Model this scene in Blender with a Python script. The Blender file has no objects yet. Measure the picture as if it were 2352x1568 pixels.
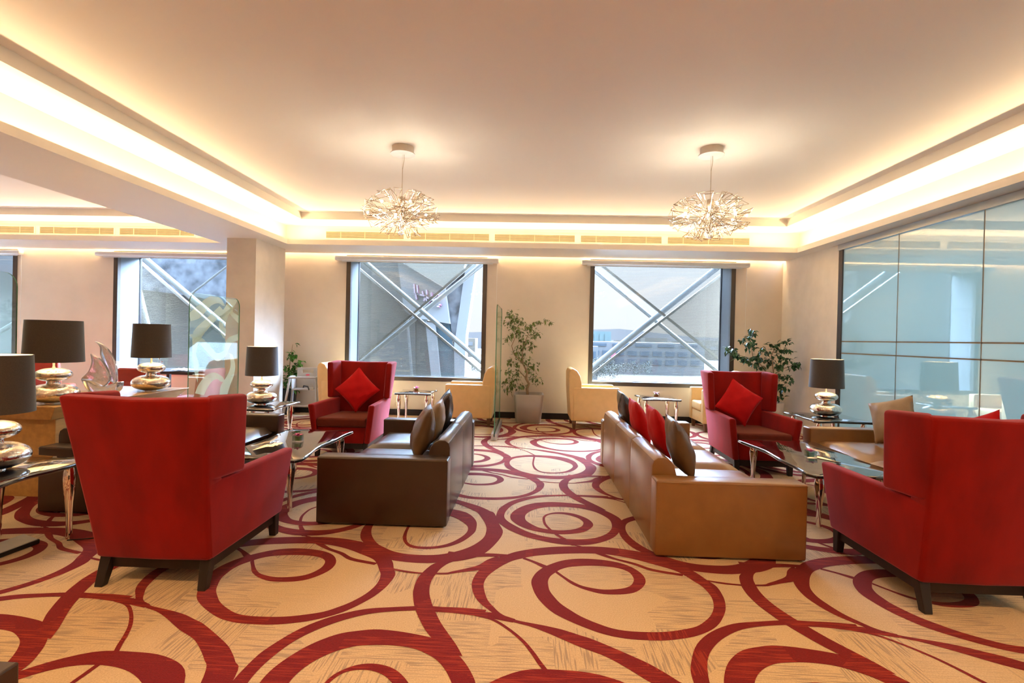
import bpy, bmesh, math, random, json
from mathutils import Vector, Matrix, Euler
random.seed(7)
PI = math.pi
SC = bpy.context.scene
COL = SC.collection

# ------------------------------------------------------------------ helpers
def link(o, parent=None):
    COL.objects.link(o)
    if parent is not None:
        o.parent = parent
    return o

def obj(name, bm, mats, parent=None, smooth=35):
    bmesh.ops.recalc_face_normals(bm, faces=bm.faces[:])
    me = bpy.data.meshes.new(name)
    bm.to_mesh(me); bm.free()
    for m in (mats if isinstance(mats, (list, tuple)) else [mats]):
        me.materials.append(m)
    if smooth:
        me.polygons.foreach_set('use_smooth', [True] * len(me.polygons))
        me.set_sharp_from_angle(angle=math.radians(smooth))
    return link(bpy.data.objects.new(name, me), parent)

def tag(o, label=None, cat=None, group=None, kind=None):
    if label: o['label'] = label
    if cat: o['category'] = cat
    if group: o['group'] = group
    if kind: o['kind'] = kind
    return o

def thing(name, label, cat, loc=(0, 0, 0), rz=0.0, group=None):
    o = bpy.data.objects.new(name, None)
    o.empty_display_size = 0.1
    link(o)
    o.location = loc; o.rotation_euler = (0, 0, rz)
    return tag(o, label, cat, group)

KIDS = {}
def kids(o):
    return [c for c in bpy.data.objects if c.parent is o]

def dup(root, loc, rz=0.0, label=None, group=None):
    def rec(o, parent):
        c = o.copy(); link(c, parent)
        for ch in kids(o):
            rec(ch, c)
        return c
    r = rec(root, None)
    r.location = loc; r.rotation_euler = (0, 0, rz)
    if label: r['label'] = label
    if group: r['group'] = group
    return r

def B():
    return bmesh.new()

def box(bm, x0, x1, y0, y1, z0, z1, mi=0):
    vs = [bm.verts.new(p) for p in ((x0, y0, z0), (x1, y0, z0), (x1, y1, z0), (x0, y1, z0),
                                    (x0, y0, z1), (x1, y0, z1), (x1, y1, z1), (x0, y1, z1))]
    for f in ((0, 3, 2, 1), (4, 5, 6, 7), (0, 1, 5, 4), (1, 2, 6, 5), (2, 3, 7, 6), (3, 0, 4, 7)):
        bm.faces.new([vs[i] for i in f]).material_index = mi
    return bm

def hexa(bm, p):
    vs = [bm.verts.new(q) for q in p]
    for f in ((0, 3, 2, 1), (4, 5, 6, 7), (0, 1, 5, 4), (1, 2, 6, 5), (2, 3, 7, 6), (3, 0, 4, 7)):
        bm.faces.new([vs[i] for i in f])
    return bm

def bev(bm, w, seg=2, ang=30):
    bmesh.ops.recalc_face_normals(bm, faces=bm.faces[:])
    es = [e for e in bm.edges if len(e.link_faces) == 2 and e.calc_face_angle(0) > math.radians(ang)]
    bmesh.ops.bevel(bm, geom=es, offset=w, segments=seg, profile=0.5, affect='EDGES', clamp_overlap=True)
    return bm

def prism(bm, poly, a, b, axis='Z', mi=0):
    """poly of 2D points, extruded from a to b along axis."""
    def P(u, v, t):
        return {'Z': (u, v, t), 'Y': (u, t, v), 'X': (t, u, v)}[axis]
    lo = [bm.verts.new(P(u, v, a)) for u, v in poly]
    hi = [bm.verts.new(P(u, v, b)) for u, v in poly]
    n = len(poly)
    bm.faces.new(lo[::-1]).material_index = mi
    bm.faces.new(hi).material_index = mi
    for i in range(n):
        bm.faces.new((lo[i], lo[(i + 1) % n], hi[(i + 1) % n], hi[i])).material_index = mi
    return bm

def lathe(bm, prof, seg=24, c=(0, 0, 0)):
    rings = []
    for r, z in prof:
        if r < 1e-5:
            rings.append([bm.verts.new((c[0], c[1], c[2] + z))])
        else:
            rings.append([bm.verts.new((c[0] + r * math.cos(2 * PI * k / seg), c[1] + r * math.sin(2 * PI * k / seg), c[2] + z)) for k in range(seg)])
    for a, b in zip(rings, rings[1:]):
        for k in range(seg):
            k2 = (k + 1) % seg
            if len(a) == 1 and len(b) == 1: continue
            if len(a) == 1: bm.faces.new((a[0], b[k2], b[k]))
            elif len(b) == 1: bm.faces.new((a[k], a[k2], b[0]))
            else: bm.faces.new((a[k], a[k2], b[k2], b[k]))
    return bm

def tube(bm, pts, r, n=8, cap=True):
    pts = [Vector(p) for p in pts]
    rs = r if isinstance(r, (list, tuple)) else [r] * len(pts)
    rings = []
    for i, p in enumerate(pts):
        d = (pts[min(i + 1, len(pts) - 1)] - pts[max(i - 1, 0)])
        d = d.normalized() if d.length > 1e-9 else Vector((0, 0, 1))
        up = Vector((0, 0, 1)) if abs(d.z) < 0.9 else Vector((1, 0, 0))
        u = d.cross(up).normalized(); v = d.cross(u)
        rings.append([bm.verts.new(p + (u * math.cos(2 * PI * k / n) + v * math.sin(2 * PI * k / n)) * rs[i]) for k in range(n)])
    for a, b in zip(rings, rings[1:]):
        for k in range(n):
            bm.faces.new((a[k], a[(k + 1) % n], b[(k + 1) % n], b[k]))
    if cap:
        bm.faces.new(rings[0][::-1]); bm.faces.new(rings[-1])
    return bm

def catmull(P, n):
    P = [[2 * a - b for a, b in zip(P[0], P[1])]] + list(P) + [[2 * a - b for a, b in zip(P[-1], P[-2])]]
    out = []
    for i in range(1, len(P) - 2):
        for k in range(n):
            t = k / n
            out.append([.5 * (2 * b + (c - a) * t + (2 * a - 5 * b + 4 * c - d) * t * t + (3 * b - a - 3 * c + d) * t ** 3)
                        for a, b, c, d in zip(P[i - 1], P[i], P[i + 1], P[i + 2])])
    out.append(P[-2])
    return out

def pillow_bm(w, h, t, n=20, pinch=.07):
    bm = B()
    for s in (1, -1):
        g = [[None] * (n + 1) for _ in range(n + 1)]
        for i in range(n + 1):
            for j in range(n + 1):
                u, v = 2 * i / n - 1, 2 * j / n - 1
                x = w / 2 * u * (1 - pinch * (1 - v * v)); z = h / 2 * v * (1 - pinch * (1 - u * u))
                th = t / 2 * max(0.0, (1 - u * u) * (1 - v * v)) ** .56 * (1 - .22 * v)
                th *= 1 + .09 * math.sin(11 * u + 4 * v) * (abs(u) + abs(v)) * .5 + .05 * math.sin(7 * v - 5 * u)
                g[i][j] = bm.verts.new((x, s * (th + 0.003), z))
        for i in range(n):
            for j in range(n):
                bm.faces.new((g[i][j], g[i + 1][j], g[i + 1][j + 1], g[i][j + 1]))
    bmesh.ops.remove_doubles(bm, verts=bm.verts[:], dist=.0065)
    return bm

# ------------------------------------------------------------------ materials
def NT(name):
    m = bpy.data.materials.new(name); m.use_nodes = True
    nt = m.node_tree; nt.nodes.clear()
    out = nt.nodes.new('ShaderNodeOutputMaterial')
    return m, nt, out

def nd(nt, t, **kw):
    n = nt.nodes.new(t)
    for k, v in kw.items():
        if hasattr(n, k): setattr(n, k, v)
        else: n.inputs[k].default_value = v
    return n

def mat(name, base, rough=.5, metal=0.0, var=.06, scale=12.0, bump=0.0, bscale=200.0, stretch=(1, 1, 1), sheen=0.0,
        sheen_tint=(1, 1, 1), coat=0.0, spec=.5, trans=0.0, ior=1.45, emit=None, estr=0.0, sheen_rough=.4, coat_rough=.05):
    m, nt, out = NT(name)
    p = nd(nt, 'ShaderNodeBsdfPrincipled')
    p.inputs['Roughness'].default_value = rough; p.inputs['Metallic'].default_value = metal
    p.inputs['Specular IOR Level'].default_value = spec
    p.inputs['Sheen Weight'].default_value = sheen; p.inputs['Sheen Tint'].default_value = (*sheen_tint, 1)
    p.inputs['Sheen Roughness'].default_value = sheen_rough
    p.inputs['Coat Weight'].default_value = coat; p.inputs['Coat Roughness'].default_value = coat_rough
    p.inputs['Transmission Weight'].default_value = trans; p.inputs['IOR'].default_value = ior
    tc = nd(nt, 'ShaderNodeTexCoord'); mp = nd(nt, 'ShaderNodeMapping'); mp.inputs['Scale'].default_value = stretch
    nt.links.new(tc.outputs['Object'], mp.inputs['Vector'])
    n = nd(nt, 'ShaderNodeTexNoise'); n.inputs['Scale'].default_value = scale; n.inputs['Detail'].default_value = 4
    nt.links.new(mp.outputs[0], n.inputs['Vector'])
    r = nd(nt, 'ShaderNodeValToRGB')
    r.color_ramp.elements[0].position = .3; r.color_ramp.elements[1].position = .7
    r.color_ramp.elements[0].color = (*[max(0, c * (1 - var)) for c in base], 1)
    r.color_ramp.elements[1].color = (*[min(1, c * (1 + var)) for c in base], 1)
    nt.links.new(n.outputs['Fac'], r.inputs['Fac']); nt.links.new(r.outputs['Color'], p.inputs['Base Color'])
    if bump:
        n2 = nd(nt, 'ShaderNodeTexNoise'); n2.inputs['Scale'].default_value = bscale; n2.inputs['Detail'].default_value = 3
        nt.links.new(mp.outputs[0], n2.inputs['Vector'])
        b = nd(nt, 'ShaderNodeBump'); b.inputs['Strength'].default_value = bump; b.inputs['Distance'].default_value = .004
        nt.links.new(n2.outputs['Fac'], b.inputs['Height']); nt.links.new(b.outputs['Normal'], p.inputs['Normal'])
    if emit:
        p.inputs['Emission Color'].default_value = (*emit, 1); p.inputs['Emission Strength'].default_value = estr
    nt.links.new(p.outputs[0], out.inputs['Surface'])
    return m

def glassy(name, tint, gloss=.08, rough=0.0, gcol=(1, 1, 1), k=.6):
    """thin pane: see-through with a tint, plus a mirror reflection"""
    m, nt, out = NT(name)
    t = nd(nt, 'ShaderNodeBsdfTransparent'); t.inputs['Color'].default_value = (*tint, 1)
    g = nd(nt, 'ShaderNodeBsdfGlossy'); g.inputs['Roughness'].default_value = rough; g.inputs['Color'].default_value = (*gcol, 1)
    fr = nd(nt, 'ShaderNodeLayerWeight'); fr.inputs['Blend'].default_value = .25
    mu = nd(nt, 'ShaderNodeMath', operation='MULTIPLY_ADD'); mu.inputs[1].default_value = k; mu.inputs[2].default_value = gloss
    nt.links.new(fr.outputs['Fresnel'], mu.inputs[0])
    mx = nd(nt, 'ShaderNodeMixShader'); nt.links.new(mu.outputs[0], mx.inputs[0])
    nt.links.new(t.outputs[0], mx.inputs[1]); nt.links.new(g.outputs[0], mx.inputs[2]); nt.links.new(mx.outputs[0], out.inputs['Surface'])
    return m

def carpet(name, c1, c2, cs, dark, vmix=.62):
    m, nt, out = NT(name)
    p = nd(nt, 'ShaderNodeBsdfPrincipled'); p.inputs['Roughness'].default_value = .95; p.inputs['Specular IOR Level'].default_value = .08
    p.inputs['Sheen Weight'].default_value = .1
    tc = nd(nt, 'ShaderNodeTexCoord')
    L = nt.links.new
    def noise(scale, st, det=2):
        mp = nd(nt, 'ShaderNodeMapping'); mp.inputs['Scale'].default_value = st
        L(tc.outputs['Object'], mp.inputs['Vector'])
        n = nd(nt, 'ShaderNodeTexNoise'); n.inputs['Scale'].default_value = scale; n.inputs['Detail'].default_value = det
        L(mp.outputs[0], n.inputs['Vector']); return n.outputs['Fac']
    def ramp(x, a, b):
        r = nd(nt, 'ShaderNodeMapRange'); r.inputs['From Min'].default_value = a; r.inputs['From Max'].default_value = b
        r.clamp = True; L(x, r.inputs['Value']); return r.outputs[0]
    def mul(a, b):
        k = nd(nt, 'ShaderNodeMath', operation='MULTIPLY'); L(a, k.inputs[0])
        if isinstance(b, float): k.inputs[1].default_value = b
        else: L(b, k.inputs[1])
        return k.outputs[0]
    def mix(f, a, b):
        k = nd(nt, 'ShaderNodeMix', data_type='RGBA'); L(f, k.inputs['Factor'])
        for s, v in (('A', a), ('B', b)):
            i = [q for q in k.inputs if q.name == s and q.type == 'RGBA'][0]
            if isinstance(v, tuple): i.default_value = (*v, 1)
            else: L(v, i)
        return [q for q in k.outputs if q.type == 'RGBA'][0]
    hs = ramp(noise(1, (5.5, 120, 1), 1), .50, .60); vs = ramp(noise(1, (120, 5.5, 1), 1), .50, .60)
    vo = nd(nt, 'ShaderNodeTexVoronoi', feature='F1', distance='CHEBYCHEV'); vo.inputs['Scale'].default_value = 3.0
    mp = nd(nt, 'ShaderNodeMapping'); mp.inputs['Scale'].default_value = (1, 1.1, 0); L(tc.outputs['Object'], mp.inputs['Vector']); L(mp.outputs[0], vo.inputs['Vector'])
    sep = nd(nt, 'ShaderNodeSeparateColor'); L(vo.outputs['Color'], sep.inputs[0])
    pick = ramp(sep.outputs[0], vmix, vmix + .01); on = ramp(sep.outputs[1], .36, .50)
    inv = nd(nt, 'ShaderNodeMath', operation='SUBTRACT'); inv.inputs[0].default_value = 1; L(pick, inv.inputs[1])
    st = nd(nt, 'ShaderNodeMath', operation='MAXIMUM'); L(mul(hs, inv.outputs[0]), st.inputs[0]); L(mul(vs, pick), st.inputs[1])
    fine = noise(150, (1, 1, 1), 2)
    col = mix(ramp(fine, .35, .65), c1, c2)
    col = mix(mul(mul(st.outputs[0], on), float(dark)), col, cs)
    L(col, p.inputs['Base Color'])
    b = nd(nt, 'ShaderNodeBump'); b.inputs['Strength'].default_value = .5; b.inputs['Distance'].default_value = .004
    L(noise(350, (1, 1, 1), 1), b.inputs['Height']); L(b.outputs[0], p.inputs['Normal'])
    L(p.outputs[0], out.inputs['Surface'])
    return m

M = {}
M['carpet'] = carpet('carpet_cream', (.59, .42, .25), (.70, .525, .33), (.36, .26, .19), .8)
M['carpet_red'] = carpet('carpet_red', (.17, .0055, .0075), (.22, .0075, .0095), (.42, .045, .018), .6, .99)
M['wall'] = mat('plaster_wall', (.74, .66, .57), .6, var=.05, scale=2.2, bump=.06, bscale=30)
M['column'] = mat('column_wallpaper', (.74, .68, .60), .42, var=.05, scale=5, bump=.1, bscale=40)
M['ceil'] = mat('ceiling_paint', (.86, .82, .78), .75, var=.015, scale=.6)
M['soffit'] = mat('soffit_paint', (.72, .68, .64), .55, var=.02, scale=.8)
M['cove'] = mat('cove_paint', (.84, .80, .72), .8, var=.01)
M['black'] = mat('black_skirting', (.012, .009, .009), .4)
M['bronze'] = mat('bronze_frame', (.10, .085, .075), .35, metal=.6, var=.05)
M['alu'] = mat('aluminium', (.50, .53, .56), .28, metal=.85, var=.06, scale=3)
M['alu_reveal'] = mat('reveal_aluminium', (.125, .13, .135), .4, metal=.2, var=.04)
M['alu_white'] = mat('white_aluminium', (.78, .80, .82), .35, metal=.2, var=.03)
M['steel'] = mat('brushed_steel', (.55, .52, .48), .3, metal=1, var=.12, scale=30, stretch=(1, 12, 1))
M['chrome'] = mat('chrome_leg', (.86, .78, .72), .06, metal=1, var=.02)
M['mercury'] = mat('mercury_silver', (.80, .74, .66), .16, metal=1, var=.22, scale=45, bump=.55, bscale=70)
M['wire'] = mat('nickel_wire', (.62, .53, .42), .25, metal=1, var=.05)
M['leather_dark'] = mat('dark_brown_leather', (.040, .018, .0075), .34, var=.10, scale=9, bump=.10, bscale=260, coat=.45, coat_rough=.27)
M['leather_tan'] = mat('tan_leather', (.265, .122, .034), .36, var=.08, scale=9, bump=.10, bscale=260, coat=.55, coat_rough=.27)
M['leather_pillow'] = mat('brown_pillow_leather', (.13, .075, .036), .30, var=.12, scale=10, bump=.25, bscale=25, coat=.1, coat_rough=.3)
M['leather_black'] = mat('black_brown_pillow_leather', (.045, .030, .024), .27, var=.12, scale=10, bump=.25, bscale=25, coat=.1, coat_rough=.3)
M['pillow_beige'] = mat('beige_pillow_leather', (.36, .25, .15), .4, var=.08, bump=.2, bscale=25)
M['velvet'] = mat('red_velvet', (.25, .0056, .0032), .74, var=.26, scale=4.5, bump=.10, bscale=420, stretch=(1.2, 1.2, .5), sheen=.65, sheen_tint=(1, .33, .40), sheen_rough=.4, spec=.15)
M['velvet_seat'] = mat('rust_seat_fabric', (.13, .022, .012), .75, var=.12, scale=20, bump=.08, bscale=500, sheen=.25, sheen_tint=(1, .6, .5), spec=.15)
M['red_satin'] = mat('bright_red_cotton', (.56, .006, .008), .7, var=.06, bump=.06, bscale=600, sheen=.1, spec=.2)
M['cream'] = mat('cream_leather', (.72, .47, .21), .42, var=.04, bump=.05, bscale=220)
M['wood_dark'] = mat('dark_wenge', (.022, .014, .011), .45, var=.25, scale=20, stretch=(1, 1, .1))
M['wood_leg'] = mat('brown_wood_leg', (.14, .06, .028), .4, var=.25, scale=20, stretch=(1, 1, .1))
M['wood_gold'] = mat('honey_veneer', (.58, .34, .12), .32, var=.12, scale=7, stretch=(4, .5, 4), coat=.3)
M['glass_black'] = mat('black_glass_top', (.012, .010, .010), .03, var=.02, coat=1.0, spec=.9)
M['shade'] = mat('taupe_shade_fabric', (.075, .058, .046), .8, var=.14, scale=160, bump=.15, bscale=500, sheen=.7, sheen_tint=(.6, .8, 1), sheen_rough=.4)
M['shade_in'] = mat('cream_shade_lining', (.86, .78, .64), .8, var=.02)
M['bulb'] = mat('warm_bulb', (1, .9, .7), .4, emit=(1, .78, .45), estr=14)
M['bulb_small'] = mat('chandelier_bulb', (1, .95, .85), .3, emit=(1, .88, .66), estr=60)
M['canopy'] = mat('canopy_satin', (.74, .66, .55), .35, metal=.25)
M['vent'] = mat('vent_slat', (.66, .58, .44), .5, metal=.2)
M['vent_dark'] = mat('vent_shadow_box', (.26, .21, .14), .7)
M['vent_frame'] = mat('vent_frame', (.84, .78, .66), .5)
M['leaf1'] = mat('ficus_leaf', (.14, .20, .045), .35, var=.55, scale=14, coat=.2)
M['leaf2'] = mat('dark_ficus_leaf', (.03, .105, .038), .33, var=.45, scale=12, coat=.2)
M['leaf3'] = mat('bright_green_leaf', (.045, .21, .025), .35, var=.5, scale=12, coat=.2)
M['bark'] = mat('pale_bark', (.36, .25, .15), .8, var=.2, scale=30)
M['soil'] = mat('dark_soil', (.03, .024, .02), .9, var=.4, scale=60, bump=.5, bscale=120)
M['pot_silver'] = mat('silver_planter', (.46, .42, .38), .35, metal=.35, var=.06, scale=3)
M['pot_white'] = mat('white_planter', (.74, .71, .66), .4)
M['pot_black'] = mat('black_planter', (.016, .017, .02), .35)
M['plastic'] = mat('grey_plastic', (.42, .40, .37), .45, var=.04)
M['strap'] = mat('black_strap', (.015, .015, .016), .6)
M['pinkmark'] = mat('pink_mark', (.65, .12, .18), .5)
M['orchid'] = mat('pink_orchid', (.75, .10, .28), .5, var=.35, scale=40)
M['votive_leaf'] = mat('green_leaf_wrap', (.05, .22, .02), .4, var=.4, scale=60)
M['clear'] = glassy('clear_glass', (.95, .97, .97), .10)
M['pane'] = glassy('window_glass', (.95, .97, .97), .01, k=.35)
M['screen'] = glassy('screen_glass', (.90, .96, .92), .015, k=.22)
M['edge'] = mat('green_glass_edge', (.10, .30, .19), .12, var=.1, coat=.6)
M['boat'] = mat('silvered_art_glass', (.92, .93, .95), .06, metal=.18, var=.12, scale=30, bump=.45, bscale=26, coat=1.0, coat_rough=.02, trans=.75)
M['white_card'] = mat('white_card', (.82, .82, .80), .6)
M['tuft'] = mat('red_tufted_leather', (.36, .035, .018), .45, var=.10, bump=.5, bscale=45)
M['pink_fabric'] = mat('rose_fabric', (.50, .20, .20), .75)
M['napkin'] = mat('blush_napkin', (.78, .56, .50), .75)
M['table_black'] = mat('dark_table_laminate', (.03, .022, .022), .3)
M['mullion'] = mat('tan_gap', (.30, .20, .10), .4)
M['tube'] = mat('white_steel_tube', (.115, .116, .112), .35, var=.04)
M['rim'] = mat('grey_mesh_rim', (.12, .11, .09), .5)
M['facade'] = mat('white_facade', (.20, .20, .20), .5, var=.03, scale=.4)
M['facade_grey'] = mat('grey_facade', (.085, .08, .073), .55, var=.06, scale=.3)
M['facade_beige'] = mat('beige_soffit_panel', (.24, .215, .17), .55, var=.05, scale=.4)
M['dark_glass'] = mat('dark_teal_glass', (.04, .07, .085), .12, var=.35, scale=1.5)
M['mirror_glass'] = mat('mottled_mirror_glass', (.10, .105, .115), .25, var=.75, scale=1.6)
M['purple'] = mat('plum_letter_side', (.24, .05, .15), .5)
M['letter'] = mat('pink_white_letter_face', (.34, .26, .30), .4)
M['sand'] = mat('sandy_ground', (.045, .038, .028), .9, var=.22, scale=.08)
M['hill'] = mat('hazy_hill', (.17, .155, .145), .9, var=.10, scale=.02)
M['pale_building'] = mat('pale_building', (.135, .135, .135), .7, var=.10, scale=.3)
M['tan_building'] = mat('tan_building', (.135, .115, .09), .8, var=.15, scale=.3)
M['blue_strip'] = mat('blue_window_band', (.06, .08, .10), .3, var=.2, scale=.6)
M['teal_build'] = mat('teal_glass_building', (.10, .14, .135), .3, var=.15, scale=.2)
M['red_sign'] = mat('red_banner', (.55, .10, .14), .6)
M['treegreen'] = mat('dusty_tree_green', (.022, .027, .014), .9, var=.4, scale=.6)
M['cable'] = mat('dark_cable', (.03, .022, .018), .5)

def frosted(name, base, mirror):
    m, nt, out = NT(name)
    p = nd(nt, 'ShaderNodeBsdfDiffuse'); tl = nd(nt, 'ShaderNodeBsdfTranslucent'); dm = nd(nt, 'ShaderNodeMixShader'); dm.inputs[0].default_value = .62
    nt.links.new(p.outputs[0], dm.inputs[1]); nt.links.new(tl.outputs[0], dm.inputs[2])
    tc = nd(nt, 'ShaderNodeTexCoord'); n = nd(nt, 'ShaderNodeTexNoise'); n.inputs['Scale'].default_value = .5
    nt.links.new(tc.outputs['Object'], n.inputs['Vector'])
    r = nd(nt, 'ShaderNodeValToRGB'); r.color_ramp.elements[0].color = (*[c * .97 for c in base], 1); r.color_ramp.elements[1].color = (*base, 1)
    nt.links.new(n.outputs['Fac'], r.inputs['Fac']); nt.links.new(r.outputs[0], p.inputs['Color']); nt.links.new(r.outputs[0], tl.inputs['Color'])
    g = nd(nt, 'ShaderNodeBsdfGlossy'); g.inputs['Roughness'].default_value = .015; g.inputs['Color'].default_value = (.95, 1, 1, 1)
    fr = nd(nt, 'ShaderNodeLayerWeight'); fr.inputs['Blend'].default_value = .35
    mu = nd(nt, 'ShaderNodeMath', operation='MULTIPLY_ADD'); mu.inputs[1].default_value = .45; mu.inputs[2].default_value = mirror
    nt.links.new(fr.outputs['Fresnel'], mu.inputs[0])
    mx = nd(nt, 'ShaderNodeMixShader'); nt.links.new(mu.outputs[0], mx.inputs[0])
    nt.links.new(dm.outputs[0], mx.inputs[1]); nt.links.new(g.outputs[0], mx.inputs[2]); nt.links.new(mx.outputs[0], out.inputs['Surface'])
    return m
M['frost_wall'] = frosted('frosted_partition_glass', (.50, .66, .72), .20)

def perforated(name, col, cover, trl=.06):
    m, nt, out = NT(name)
    d = nd(nt, 'ShaderNodeBsdfDiffuse'); d.inputs['Color'].default_value = (*col, 1)
    tl = nd(nt, 'ShaderNodeBsdfTranslucent'); tl.inputs['Color'].default_value = (*col, 1)
    a = nd(nt, 'ShaderNodeMixShader'); a.inputs[0].default_value = trl
    nt.links.new(d.outputs[0], a.inputs[1]); nt.links.new(tl.outputs[0], a.inputs[2])
    tr = nd(nt, 'ShaderNodeBsdfTransparent')
    tc = nd(nt, 'ShaderNodeTexCoord'); w = nd(nt, 'ShaderNodeTexWave', bands_direction='Z'); w.inputs['Scale'].default_value = 11; w.inputs['Distortion'].default_value = 0
    nt.links.new(tc.outputs['Object'], w.inputs['Vector'])
    k = nd(nt, 'ShaderNodeMath', operation='MULTIPLY_ADD'); k.inputs[1].default_value = .22; k.inputs[2].default_value = cover - .11
    nt.links.new(w.outputs['Fac'], k.inputs[0])
    mx = nd(nt, 'ShaderNodeMixShader'); nt.links.new(k.outputs[0], mx.inputs[0])
    nt.links.new(tr.outputs[0], mx.inputs[1]); nt.links.new(a.outputs[0], mx.inputs[2]); nt.links.new(mx.outputs[0], out.inputs['Surface'])
    return m
M['perf'] = perforated('perforated_screen', (.105, .092, .068), .50)
M['perf_light'] = perforated('perforated_screen_light', (.10, .10, .10), .30)
M['ribbon'] = perforated('frosted_ribbon', (.80, .84, .68), .80, .6)
for k in ('ribbon',):
    for n in M[k].node_tree.nodes:
        if n.type == 'TEX_WAVE': n.inputs['Scale'].default_value = .001

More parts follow.
